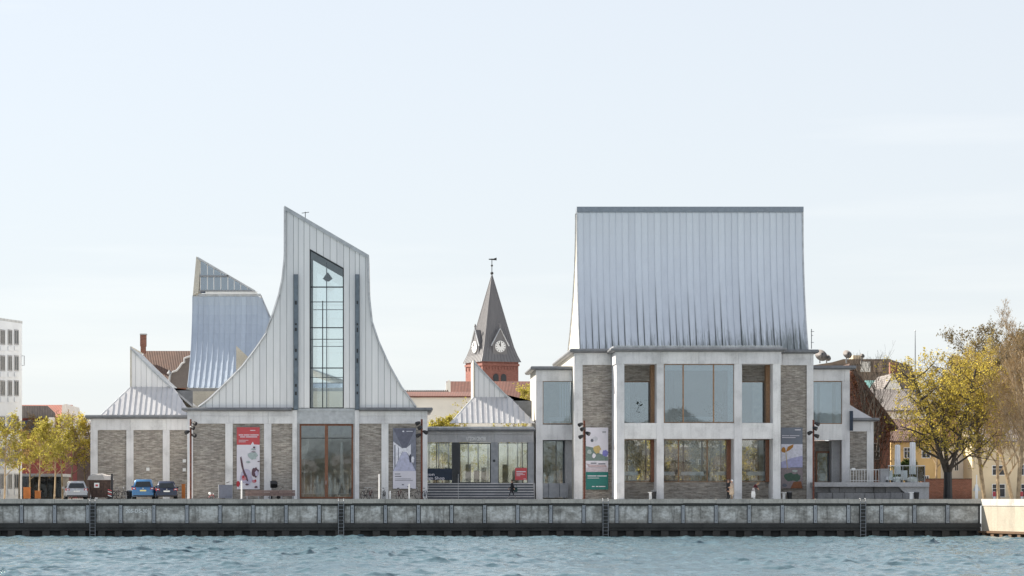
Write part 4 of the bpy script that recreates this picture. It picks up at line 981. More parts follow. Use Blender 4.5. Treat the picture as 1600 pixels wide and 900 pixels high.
def church():
    Y = 200.0; s = S(Y); th = rad(23.3); c = Vector((X(768.6, Y), Y, 0)); hw = 63*s/2
    t = thing('church_tower', 'red brick church tower with dark pointed spire and clock faces', 'church', c)
    def R(x, y, z): return Vector((c.x + x*math.cos(th) - y*math.sin(th), c.y + x*math.sin(th) + y*math.cos(th), z))
    def rbox(m, x0, x1, y0, y1, z0, z1, mi=0):
        m.ext([R(x0,y0,z0), R(x1,y0,z0), R(x1,y1,z0), R(x0,y1,z0)], (0,0,z1-z0), mi); return m
    ze = Z(566, Y); za = Z(430, Y)
    rbox(MB(), -hw*.98, hw*.98, -hw*.98, hw*.98, 0, ze).build('tower_wall', M['church_brick'], t, fix=False)
    m = MB(); rbox(m, -hw*1.02, hw*1.02, -hw*1.02, hw*1.02, Z(573,Y), Z(569.5,Y)); m.build('cornice', M['church_brick'], t, fix=False)
    for k in range(12):
        u = -hw*.9 + k*hw*1.8/11; rbox(MB(), u-.12, u+.12, -hw*1.015, -hw*.97, Z(579,Y), Z(574.5,Y)).build('corbel', M['church_brick'], t, fix=False)
        if k % 2: rbox(MB(), -hw*1.015, -hw*.97, u-.12, u+.12, Z(579,Y), Z(574.5,Y)).build('corbel', M['church_brick'], t, fix=False)
    # spire with slight flare: sheets per face
    lv = [(1.07, ze-.1), (.93, ze+1.1), (.80, ze+(za-ze)*.17), (.012, za)]
    for f in range(4):
        n = 12 if f in (0, 3) else 3
        for k in range(n):
            u0, u1 = -1+2*k/n, -1+2*(k+1)/n
            rings = []
            for r, z in lv:
                row = []
                for u, o in ((u0, 0), (u1, 0), (u0+.012, .06), (u0, .06)):
                    x, y = [(u, -1), (1, u), (-u, 1), (-1, -u)][f]; 
                    k2 = r*hw + (o if z < za-.1 else 0)
                    row.append(R(x*r*hw if abs(x) != 1 else x*k2, y*r*hw if abs(y) != 1 else y*k2, z))
                rings.append(row)
            mm = MB()
            for a, b in zip(rings, rings[1:]):
                mm.add([a[0], a[1], b[1], b[0]], [(0,1,2,3)]); mm.add([a[0], a[3], b[3], b[0]], [(0,1,2,3)]); mm.add([a[3], a[2], b[2], b[3]], [(0,1,2,3)])
            mm.build('spire_sheet', M['spire'], t, fix=False)
    for sx, sy in ((-1,-1),(1,-1),(-1,1),(1,1)): MB().tube([R(sx*r*hw, sy*r*hw, z) for r, z in lv], .07, 5).build('hip_roll', M['spire'], t)
    # clock dormers on the two faces we see
    zc = Z(543, Y); rc = 9*s
    for f in (0, 3):
        def Q(u, o, z): return R(u, -hw*.98-o, z) if f == 0 else R(-hw*.98-o, -u, z)
        nn = (Q(0,1,0)-Q(0,0,0))
        k = 1.35*rc
        d = MB().ext([Q(-k, -2.2, zc-rc*1.6), Q(k, -2.2, zc-rc*1.6), Q(k, -2.2, zc+rc*.6), Q(0, -2.2, zc+rc*3.0), Q(-k, -2.2, zc+rc*.6)], nn*2.0).build('clock_dormer', M['spire'], t)
        MB().tube([Q(-k*1.25, -.15, zc+rc*.1), Q(0, -.15, zc+rc*3.1), Q(k*1.25, -.15, zc+rc*.1)], .13, 5).build('dormer_verge', M['zinc_trim'], d)
        MB().lathe([(.08,0),(.14,.5),(.22,.6),(.05,1.0)], Q(0, -.2, zc+rc*3.0), 6).build('finial', M['spire'], d)
        fc = Q(0, -.12, zc); ux = (Q(1,0,0)-Q(0,0,0)); 
        ring = [fc + ux*rc*math.cos(a)+Vector((0,0,rc*math.sin(a))) for a in np.linspace(0, 2*math.pi, 25)[:-1]]
        cf = MB().ext(ring, nn*.1).build('clock_face', M['white'], d)
        for j in range(12):
            a = j*math.pi/6; p0 = fc + nn*.105 + ux*rc*.72*math.cos(a)+Vector((0,0,rc*.72*math.sin(a))); p1 = fc + nn*.105 + ux*rc*.92*math.cos(a)+Vector((0,0,rc*.92*math.sin(a)))
            MB().tube([p0, p1], .05, 4).build('hour_mark', M['black'], d)
        for a, l, w in ((rad(95), .75, .06), (rad(118), .5, .08)):
            MB().tube([fc+nn*.13, fc+nn*.13+ux*rc*l*math.cos(a)+Vector((0,0,rc*l*math.sin(a)))], w, 4).build('clock_hand', M['black'], d)
    # belfry openings
    for u in (-.9, .55):
        pts = [(-.5, 0), (.5, 0), (.5, 1.3)] + [(.5*math.cos(a), 1.3+.5*math.sin(a)) for a in np.linspace(0, math.pi, 8)] + [(-.5, 1.3)]
        zz = Z(602, Y)
        MB().ext([R(u+x, -hw*.99, zz+z) for x, z in pts], R(0,-.06,0)-R(0,0,0)).build('belfry_opening', M['darkframe'], t)
    MB().tube([R(0,0,za-.1), R(0,0,Z(404,Y))], .07, 6).build('vane_rod', M['black'], t)
    for py, r in ((427, .28), (415, .2)): MB().lathe([(.03,-r),(r*.8,-r*.6),(r,0),(r*.8,r*.6),(.03,r)], R(0,0,Z(py,Y)), 8).build('orb', M['black'], t)
    MB().ext([R(-.6,0,Z(406,Y)), R(.9,0,Z(406.5,Y)), R(.9,0,Z(402,Y)), R(.3,0,Z(404,Y)), R(-.6,0,Z(404.5,Y))], (0,.06,0)).build('weather_vane', M['black'], t)
church()

def right_houses():
    Y = 30
    t = thing('red_brick_house', 'red brick house with creeper and sloping verge behind the museum annex', 'house', (X(1360,Y), Y, 0))
    MB().ppoly([(1322, 588), (1332, 578), (1345, 588), (1402, 668), (1391, 672), (1391, 780), (1322, 780)], Y, 9).build('wall', M['redbrick'], t)
    MB().ppoly([(1328, 568), (1404, 668), (1401, 673), (1326, 574)], Y-.3, 9.4).build('roof_verge', M['tile_brown'], t)
    for a, b, c, d in ((1365.5, 1373.5, 693, 717), (1378, 1385, 745, 760)):
        w = MB().pbox(a, b, c, d, Y-.04, .06).build('window', M['darkframe'], t, fix=False); f = MB()
        f.pbox(a-.8, b+.8, c-.9, c, Y-.08, .1); f.pbox(a-.8, b+.8, d, d+.9, Y-.08, .1); f.pbox(a-.8, a, c, d, Y-.08, .1); f.pbox(b, b+.8, c, d, Y-.08, .1)
        f.pbox((a+b)/2-.3, (a+b)/2+.3, c, d, Y-.07, .06); f.pbox(a, b, (c+d)/2-.3, (c+d)/2+.3, Y-.07, .06); f.build('frame', M['white'], w)
    cr = MB(); r = random.Random(5)
    for i in range(2600):
        px = r.uniform(1328, 1396); lim = 575+max(0, (px-1335))*1.38
        py = lim + abs(r.gauss(0, 1))*38
        if py > 745 or (py > 690 and r.random() < .5): continue
        c = P(px, py, Y-r.uniform(.05, .5)); s = r.uniform(.06, .17)
        q = [c + Vector((r.uniform(-s,s), r.uniform(-s,s)*.5, r.uniform(-s,s))) for _ in range(3)]; cr.add(q, [(0,1,2)])
    tag(cr.build('creeper', M['leaf_ivy'], t, fix=False), kind='stuff')
    br = MB()
    for i in range(26):
        p = P(r.uniform(1335, 1390), 778, Y-.3); pts = [p]; 
        for k in range(7): pts.append(pts[-1] + Vector((r.uniform(-.5,.5), r.uniform(-.1,.1), r.uniform(.6, 1.6))))
        pts = [q for q in pts if q.z < Z(585+max(0, (VX+(q.x-CX)/S(q.y)-1340))*1.38, Y)]
        if len(pts) > 2: br.tube(pts, [.05]+[.03]*(len(pts)-1), 4)
    br.build('creeper_stems', M['bark_dark'], t, fix=False)
    # grey roofed houses
    gable_house('grey_roofed_house', 'grey tiled house roof behind the red brick house', 'house', 1340, 1440, 642, 607, 60, 12, M['palewall'], M['slate'], 'x')
    t = gable_house('cream_gabled_house', 'pale gabled house with chimney below the satellite dishes', 'house', 1381, 1412, 612, 585, 85, 10, M['palewall'], M['slate'], 'y', (), 'darkframe', ((1391, 1402, 566, 600, 3),))
    gable_house('white_roofed_house', 'house with small pale wall and teal roof strip under big brown building', 'house', 1338, 1382, 607, 594, 95, 9, M['palewall'], plain('teal_roof', (.12,.26,.24)), 'x')
    Y = 120
    t = thing('dish_topped_building', 'large brown building carrying satellite dishes on its flat roof', 'building', (X(1350,Y), Y, 0))
    bw = plain('brown_render', (.20,.155,.12), .9)
    MB().ppoly([(1262, 572), (1300, 566), (1318, 561), (1390, 561), (1405, 566), (1425, 572), (1440, 640), (1262, 640)], Y, 12).build('wall', bw, t)
    MB().pbox(1345, 1360, 565, 581, Y-.4, .5).build('pale_bay', M['palewall'], t, fix=False); MB().pbox(1365, 1379, 564, 581, Y-.3, .4).build('bay', plain('tan_bay', (.30,.22,.16)), t, fix=False)
    MB().pbox(1333, 1349, 555, 561, Y+2, 3).build('roof_house', M['cream'], t, fix=False); MB().pbox(1300, 1425, 571, 572.2, Y-.2, .3).build('cornice', M['slate'], t, fix=False)
    for px, py, rr, lb in ((1281.5, 557, 10.5, 'largest satellite dish'), (1292, 560, 6, 'mid-sized satellite dish tucked behind the largest dish'), (1323, 555, 7.5, 'round satellite dish standing alone'), (1347, 556.5, 3.8, 'smallest satellite dish')):
        c = P(px, py, Y-1); R_ = rr*S(Y)
        d = thing('satellite_dish', lb + ' on the brown building roof', 'dish', (c.x, c.y, Z(566,Y)), 'satellite dishes on the roof')
        fw = Vector((.25,-.85,.45)).normalized(); a = fw.cross(Vector((0,0,1))).normalized(); b = a.cross(fw)
        rings = [[c + fw*(R_*.35*(q*q)) + (a*math.cos(u)+b*math.sin(u))*R_*max(q,.02) for u in np.linspace(0, 2*math.pi, 17)[:-1]] for q in (0, .35, .7, 1)]
        MB().loft(rings, closed=True).build('bowl', plain('dish_grey', (.20,.18,.17), .7), d, True, fix=False)
        MB().tube([c+b*R_*-.8+fw*R_*.2, c+fw*R_*.75], .04, 4).build('feed_arm', M['darkframe'], d)
        MB().lathe([(.12,-.15),(.12,.15)], c+fw*R_*.75, 8).build('feed_horn', M['darkframe'], d)
        MB().tube([c-fw*.1, (c.x, c.y+.3, Z(568,Y))], .1, 6).build('mast', M['greysteel'], d)
    # yellow and cream houses at the right
    gable_house('ochre_house', 'ochre yellow house behind the closed parasols', 'house', 1392, 1470, 690, 655, 44, 10, M['yellow'], M['tile_brown'], 'x', ((1441, 1453, 700, 715), (1413, 1422, 700, 715), (1428, 1434, 740, 758), (1445, 1451, 744, 756)))
    gable_house('pale_house', 'pale rendered house behind the big yellow-green tree', 'house', 1470, 1520, 692, 640, 46, 10, M['palewall'], M['tile_red'], 'x', ((1478, 1482, 725, 748), (1492, 1497, 715, 735)))
    gable_house('cream_long_house', 'cream house with white casement windows at the right edge', 'house', 1519, 1680, 690, 640, 42, 11, M['cream'], M['slate'], 'x', ((1551, 1570, 757, 776), (1551, 1570, 728, 742), (1594, 1606, 726, 742), (1596, 1610, 757, 776)))
    Y = 20
    w = thing('red_boundary_wall', 'low dark red brick wall behind the big tree trunk', 'wall', (X(1485,Y), Y, 0))
    MB().pbox(1440, 1518.5, 749, None, Y, .4).build('wall', M['redbrick'], w, fix=False); MB().pbox(1439.5, 1519, 747.6, 749, Y-.05, .5).build('coping', M['tile_brown'], w, fix=False)
    p = thing('flag_pole', 'thin bare pole standing above the rooftops', 'pole', (X(1430,100), 100, 0))
    MB().tube([P(1430, 780, 100), P(1430, 545, 100), P(1430, 517, 100)], [.12, .07, .04], 6).build('shaft', M['greysteel'], p); MB().lathe([(.02,-.1),(.1,0),(.02,.1)], P(1430, 517, 100), 6).build('finial', M['greysteel'], p)
right_houses()
hl = MB(); hr = []
for i in range(14):
    px = 1380 + i*40; hz = 6.5*(1-math.cos(min(1, i/6)*math.pi))/2
    hr.append([(X(px, 150), 70, -.3), (X(px, 150), 105, hz*.8-.2), (X(px, 150), 150, hz), (X(px, 150), 260, hz*1.1)])
hl.loft(hr, closed=False); tag(hl.build('hill', plain('hill_earth', (.10,.09,.05), .95)), kind='structure')

# ------------------------------------------------------------------ trees
def tree(name, label, px, Y, h, seed, bark, leaf, nleaf=2, lsize=.13, trunk=.3, spread=.55, r0=.16, levels=4, nb=(7, 5, 4, 3), lean=0.0, upr=.25, group=None, zb=0.0, fork=False, darkbase=None, cat='tree', tip=.75):
    r = random.Random(seed); base = Vector((X(px, Y), Y, zb))
    t = thing(name, label, cat, base, group)
    wood, twig, leaves = MB(), MB(), MB()
    def rv(): return Vector((r.gauss(0,1), r.gauss(0,1), r.gauss(0,1))).normalized()
    def leafs(p, n):
        for _ in range(n):
            c = p + rv()*r.uniform(.02, .28); s = lsize*r.uniform(.6, 1.3); a = rv()*s; b = rv()*s
            leaves.add([c-a, c+b*.6, c+a, c-b*.6], [(0,1,2,3)])
    def grow(p, d, L, rad_, lev):
        n = 5 if lev == 0 else (4 if lev < 3 else 3); pts, rs = [p], [rad_]
        for i in range(n):
            d = (d + rv()*(.06 if lev == 0 else .17) + Vector((0,0,upr*.25 if lev else 0))).normalized()
            pts.append(pts[-1] + d*L/n); rs.append(max(.008, rad_*(1-(i+1)/n*(.45 if lev == 0 else .75))))
        (wood if lev < 2 else twig).tube(pts, rs, 7 if lev == 0 else (5 if lev == 1 else 3), cap=False)
        if lev >= levels-1 and leaf is not None and nleaf:
            for q in pts[1:]: leafs(q, nleaf if r.random() < .85 else 0)
        if lev >= levels: return
        k = nb[min(lev, len(nb)-1)]
        for i in range(k):
            u = (trunk + (1-trunk)*(i+r.random())/k) if lev == 0 else r.uniform(.25, 1.0)
            j = min(n-1, int(u*n)); f = u*n-j; q = pts[j].lerp(pts[j+1], f)
            a = rv(); side = (a - d*a.dot(d)).normalized()
            if lev == 0: ang = 2.4*i + r.uniform(-.4,.4); side = Vector((math.cos(ang), math.sin(ang), 0))
            nd = (d*(upr+.25) + side*spread*1.25 + Vector((0,0,upr))).normalized()
            grow(q, nd, L*(.42 if lev == 0 else .58)*r.uniform(.7, 1.15)*(1.15-.55*u if lev == 0 else 1), rs[j]*.58, lev+1)
    d0 = Vector((lean, 0, 1)).normalized()
    if fork:
        hs = h*.17; wood.tube([base, base+Vector((.03,0,hs*.5)), base+Vector((0,0,hs))], [r0*1.15, r0, r0], 8)
        for k, (lx, ly, fr) in enumerate(fork):
            grow(base+Vector((0,0,hs*.95)), Vector((lx, ly, 1)).normalized(), h*.83*fr, r0*(.72 if k == 0 else .6), 0)
    else: grow(base, d0, h*tip*1.1, r0, 0)
    tr = wood.build('trunk', bark, t, fix=False)
    if darkbase: MB().tube([base, base+Vector((.02,0,darkbase*.5)), base+Vector((0,0,darkbase))], [r0*1.3, r0*1.12, r0*1.1], 9, cap=False).build('dark_trunk_sleeve', M['black'], t)  # black sleeve round the lower trunk
    c = leaves if leaves.f else twig
    if leaves.f:
        cr = leaves.build('crown', leaf, t, fix=False)
        if twig.f: twig.build('twigs', bark, t, fix=False)
    elif twig.f: twig.build('crown', bark, t, fix=False)
    return t
GL = 'young trees by the parked cars'
for i, (px, Y, h, lf, nl, lab) in enumerate((
    (7, -3, 7.2, 'leaf_y', 2, 'young yellow-green tree at the left edge of the picture'),
    (46, 1, 6.4, 'leaf_b', 1, 'nearly bare young tree behind the taller orange box'),
    (61, -2, 7.0, 'leaf_y', 2, 'young yellow-green tree rising from the shorter orange box'),
    (85, 3, 7.4, 'leaf_y', 2, 'young yellow-green tree just left of the silver car'),
    (112, 12, 7.8, 'leaf_g', 2, 'leafy tree behind the silver car against the pavilion corner'),
    (134, 16, 7.4, 'leaf_b', 1, 'brown budding tree tight against the low pavilion corner'),
    (30, 14, 8.0, 'leaf_b', 1, 'brown budding tree in front of the white office block'),
    (98, 22, 8.4, 'leaf_b', 1, 'brown budding tree below the slate-roofed house'))):
    tree('young_tree', lab, px, Y, h, 20+i, M['bark_grey'] if lf == 'leaf_y' else M['bark'], M[lf], nl, .10, .32, .62, .085, 4, (9, 5, 4, 3), 0, .2, GL)
tree('spring_tree', 'large forked tree with fresh yellow-green leaves right of the parasols', 1481, 8, 12.4, 41, M['bark_dark'], M['leaf_g'], 1, .115, .08, .85, .34, 4, (14, 6, 5, 3), 0, .18, None, 0, ((-.30, .1, .98), (.30, -.1, 1.0), (-.04, .25, .9)), 2.5)
tree('bare_tree', 'leaning tree with fine budding branches next to the road sign', 1538, 10, 13.0, 42, M['bark_grey'], M['leaf_g'], 1, .06, .24, .55, .2, 5, (12, 6, 4, 4, 3), -.10, .35)
tree('bare_tree', 'tall bare tree with straight dark stem near the right edge', 1591, 4, 15.8, 43, M['bark_grey'], M['leaf_b'], 1, .045, .16, .5, .22, 5, (15, 6, 4, 4, 3), 0, .4)
tree('bare_tree', 'bare tree with slanting stem between cream house windows', 1581, 16, 12.5, 44, M['bark_grey'], M['leaf_b'], 1, .045, .2, .55, .2, 5, (12, 6, 4, 4, 3), -.16, .35)
tree('bare_tree', 'slim bare tree partly beyond the right edge of the picture', 1618, 9, 13.0, 46, M['bark_grey'], M['leaf_b'], 1, .045, .2, .55, .18, 5, (12, 6, 4, 4, 3), 0, .35)
tree('bare_tree', 'slim bare tree beside the red boundary wall end', 1463, 25, 10.5, 45, M['bark_grey'], M['leaf_b'], 1, .05, .3, .5, .12, 4, (10, 5, 4, 3), 0, .3)
tree('bare_tree', 'bare tree filling the gap right of the leaning tree', 1560, 22, 12.5, 47, M['bark_grey'], M['leaf_b'], 1, .045, .2, .55, .18, 5, (12, 6, 4, 4, 3), 0, .35)
tree('roof_side_tree', 'thin bare tree in front of the brick house creeper', 1345, 22, 13.0, 51, M['bark_dark'], None, 0, .1, .3, .4, .12, 4, (10, 5, 4, 2), 0, .4)
tree('roof_side_tree', 'thin bare tree before grey roof left of big spring tree', 1362, 26, 13.8, 52, M['bark_dark'], None, 0, .1, .3, .4, .12, 4, (10, 5, 4, 2), 0, .4)
for i, (px, Y, h, z) in enumerate(((1352, 135, 17.6, 0), (1375, 140, 16.5, 0), (1310, 135, 16.6, 0), (1402, 138, 16, 0))):
    tree('skyline_tree', ('bare tree crown above the brown building, ' + ('tallest of the four', 'just right of the tallest', 'left by the lone dish', 'right by the chimney')[i]), px, Y, h, 60+i, M['bark'], None, 0, .1, .45, .5, .16, 4, (9, 5, 4, 2), 0, .35, 'bare trees on the skyline', z)
for i, (px, Y, h) in enumerate(((1508, 118, 16.5), (1530, 122, 18), (1555, 120, 18.5), (1582, 124, 19.3), (1606, 118, 19.3), (1632, 124, 19), (1490, 112, 14))):
    tree('hill_tree', ('olive budding tree on the hill, ' + ('second from the left', 'third from the left', 'mid-row', 'just left of the tall bare stem', 'by the right edge', 'beyond the right edge', 'leftmost and lowest')[i]), px, Y, h, 70+i, M['bark'], M['leaf_d'], 1, .16, .25, .6, .25, 4, (11, 6, 5, 4), 0, .25, 'trees on the hill', 4.5)
tree('small_tree', 'small yellow leafing tree behind the shop roof', 690, 45, 9.0, 91, M['bark'], M['leaf_y'], 3, .14, .3, .6, .1, 4, (9, 5, 4, 3), 0, .2)
tree('small_tree', 'thin branched bush against the white wall left of church', 722, 50, 9.8, 92, M['bark_grey'], M['leaf_y'], 1, .12, .3, .6, .1, 4, (9, 5, 4, 3), 0, .2)
tree('small_tree', 'small yellow tree peeping over the right slope of shop roof', 812, 60, 12.6, 93, M['bark'], M['leaf_y'], 2, .14, .4, .5, .1, 4, (9, 5, 4, 3), 0, .2)
tree('garden_shrub', 'dark green shrub between the two closed parasols', 1417, 26, 4.0, 94, M['bark'], leafy('shrub_green', (.05,.075,.025), (.035,.055,.02)), 3, .12, .15, .7, .06, 4, (9, 5, 4, 3), 0, .2, cat='shrub')

gable_house('courtyard_building', 'grey-brown courtyard building glimpsed through the lower hall windows', 'building', 930, 1290, 700, 672, 42, 9, M['brick'], M['slate'], 'x', tuple((960+k*22, 969+k*22, 718, 742) for k in range(14)))
for i, (px, Y, h, lf) in enumerate(((985, 34, 7.5, 'leaf_d'), (1030, 36, 8, 'leaf_g'), (1068, 33, 7.5, 'leaf_d'), (1105, 35, 8, 'leaf_d'), (1150, 34, 7.5, 'leaf_g'), (1190, 36, 8, 'leaf_d'))):
    tree('courtyard_tree', 'courtyard tree glimpsed through the lower hall windows, ' + ('first', 'second', 'third', 'fourth', 'fifth', 'sixth')[i] + ' from the left', px, Y, h, 110+i, M['bark_dark'], M[lf], 2, .13, .15, .65, .1, 4, (9, 5, 4, 3), 0, .15, 'courtyard trees')

# ------------------------------------------------------------------ terrace on the right
def terrace():
    Y = 1.5; zt = Z(753.5, Y)
    t = thing('stone_terrace', 'raised stone terrace with rough stepped blocks right of the hall', 'terrace', (X(1360,Y), Y, 0))
    MB().pbox(1273, 1452, 753.5, 760.5, Y, 5).build('slab', M['conc_dark'], t, fix=False)
    MB().pbox(1275, 1450, 760.5, None, Y+.9, 4).build('base', M['stone'], t, fix=False)
    r = random.Random(9)
    for row, (c, d, dep) in enumerate(((760.8, 769.4, .6), (769.6, 779.5, .1))):
        px = 1274 + row*4
        while px < 1424:
            w = r.uniform(14, 34); b = min(px+w, 1426)
            if r.random() < .86: MB().pbox(px+.3, b-.3, c+r.uniform(0,.8), d, Y+dep+r.uniform(-.15,.15), .8).build('stone_block', M['stone'], t, fix=False)
            px = b
    MB().ppoly([(1404, 760.5), (1451.5, 760.5), (1451.5, 779.5), (1424, 779.5)], Y+.3, 4).build('wing_wall', M['conc_dark'], t)
    rl = thing('white_railing', 'white vertical bar railing on the terrace beside the annex', 'railing', P(1350, 753, 4))
    for a, b, y0 in ((1329, 1377, 734),):
        px = a
        while px < b: MB().tube([P(px, y0, 4), P(px, 753.3, 4)], .028, 5).build('bar', M['white'], rl); px += 4.4
        MB().pbox(a-.5, b, y0-.6, y0+.4, 3.97, .06).build('top_rail', M['white'], rl, fix=False); MB().pbox(a-.5, b, 750.5, 751.3, 3.97, .06).build('bottom_rail', M['white'], rl, fix=False)
    MB().pbox(1331, 1336.5, 731, 735, 3.9, .3).build('lamp_box', M['white'], rl, fix=False)
    gb = thing('glass_balustrade', 'glass balustrade with steel posts round the parasol terrace', 'railing', P(1415, 753, 1.7))
    px = 1388
    for k in range(5):
        a = 1388+k*11.4; MB().pbox(a+.6, a+10.9, 728.5, 751.8, 1.72, .02).build('glass_pane', M['glass_clear'], gb, fix=False); MB().pbox(a-.4, a+.4, 727.5, 753.3, 1.7, .06).build('post', M['greysteel'], gb, fix=False)
    MB().pbox(1444.6, 1445.6, 727.5, 753.3, 1.7, .06).build('post', M['greysteel'], gb, fix=False)
    MB().pbox(1387.6, 1445.6, 727, 728.3, 1.68, .1).build('handrail', M['zinc_trim'], gb, fix=False)
    for a, b in ((1445.0, 1445.4),): MB().box(X(a,1.7), X(a,1.7)+.02, 1.8, 5.5, Z(752,1.7), Z(728.5,1.7)).build('side_pane', M['glass_clear'], gb)
    bx = thing('grey_cabinet', 'plain grey cabinet standing at the end of white railing', 'cabinet', P(1382, 753.4, 3))
    MB().pbox(1376.5, 1390, 733.5, 753.4, 3, .7).build('body', M['conc_dark'], bx, fix=False); MB().pbox(1376, 1390.5, 732.4, 733.6, 2.95, .8).build('lid', M['zinc_trim'], bx, fix=False)
    for px, top, w, lb in ((1402.5, 695, 4.4, 'left, shorter closed white parasol on the terrace'), (1426, 691, 4.7, 'right, taller closed white parasol on the terrace')):
        yy = 3.2; p = thing('closed_parasol', lb, 'parasol', P(px, 753.4, yy), 'closed parasols')
        s = S(yy); zz = lambda py: Z(py, yy)-Z(753.4, yy)
        # folded cloth: pleated column, wider towards the bottom
        rings = []
        for py, rr in ((top, .75), (top+1.5, .95), (715, 1.0), (735, 1.12), (741, 1.15)):
            rings.append([P(px, py, yy) + Vector((math.cos(a)*w*s*rr*(.72+.28*math.cos(6*a)), math.sin(a)*w*s*rr*(.72+.28*math.cos(6*a)), 0)) for a in np.linspace(0, 2*math.pi, 25)[:-1]])
        MB().loft(rings).build('folded_cover', M['cloth'], p); MB().tube([P(px, 753.4, yy), P(px, top-1, yy)], .04, 6).build('pole', M['greysteel'], p)
        MB().lathe([(.48,0),(.5,.3),(.42,.42),(.1,.5)], P(px, 753.4, yy), 14).build('base', M['white'], p)
    for k, px in enumerate((1390, 1413)):
        yy = 2.6; p = thing('lounge_seat', ('white cushioned terrace seat ' + ('left of the left parasol', 'between the two parasols')[k]), 'seat', P(px, 753.4, yy), 'terrace seats')
        MB().pbox(px-4.5, px+4.5, 744.5, 750, yy, .7).build('cushion', M['cloth'], p, fix=False); MB().pbox(px-4.8, px+4.8, 735, 745, yy+.65, .18).build('backrest', M['cloth'], p, fix=False)
        for a in (-4, 4): MB().pbox(px+a-.6, px+a+.6, 750, 753.4, yy+.05, .6).build('leg', M['darkframe'], p, fix=False)
terrace()

# ------------------------------------------------------------------ street furniture
def light_pole(px, top, Y, lb, side):
    p = thing('light_pole', lb, 'lamp post', (X(px,Y), Y, 0), 'rusty light poles')
    MB().tube([(X(px,Y), Y, 0), P(px, top, Y)], .085, 8).build('pole', M['rust'], p)
    MB().lathe([(.2,0),(.2,.04)], (X(px,Y), Y, 0), 10).build('base_plate', M['rust'], p)
    for dx, dy, an in ((5.5*side, 6, .5), (2*side, 13, -.4), (-5*side, 20, 3.6), (4.5*side, 25, .2)):
        c = P(px+dx, top+dy, Y-.15); d = Vector((math.cos(an)*side, -.6, -.45)).normalized()
        h = MB().tube([c-d*.2, c-d*.05, c+d*.22], [.09, .16, .19], 8).build('spotlight', M['black'], p)
        MB().tube([(X(px,Y), Y, c.z), c-d*.1], .03, 5).build('arm', M['black'], h)
light_pole(298, 655, -2, 'rusty light pole at the left corner of the tower pavilion', 1)
light_pole(659, 655, -2, 'rusty light pole beside the corridor banner', -1)
light_pole(913, 657, 0, 'rusty light pole beside the green banner', -1)
light_pole(1271, 656, 0, 'rusty light pole beside the terrace steps', 1)

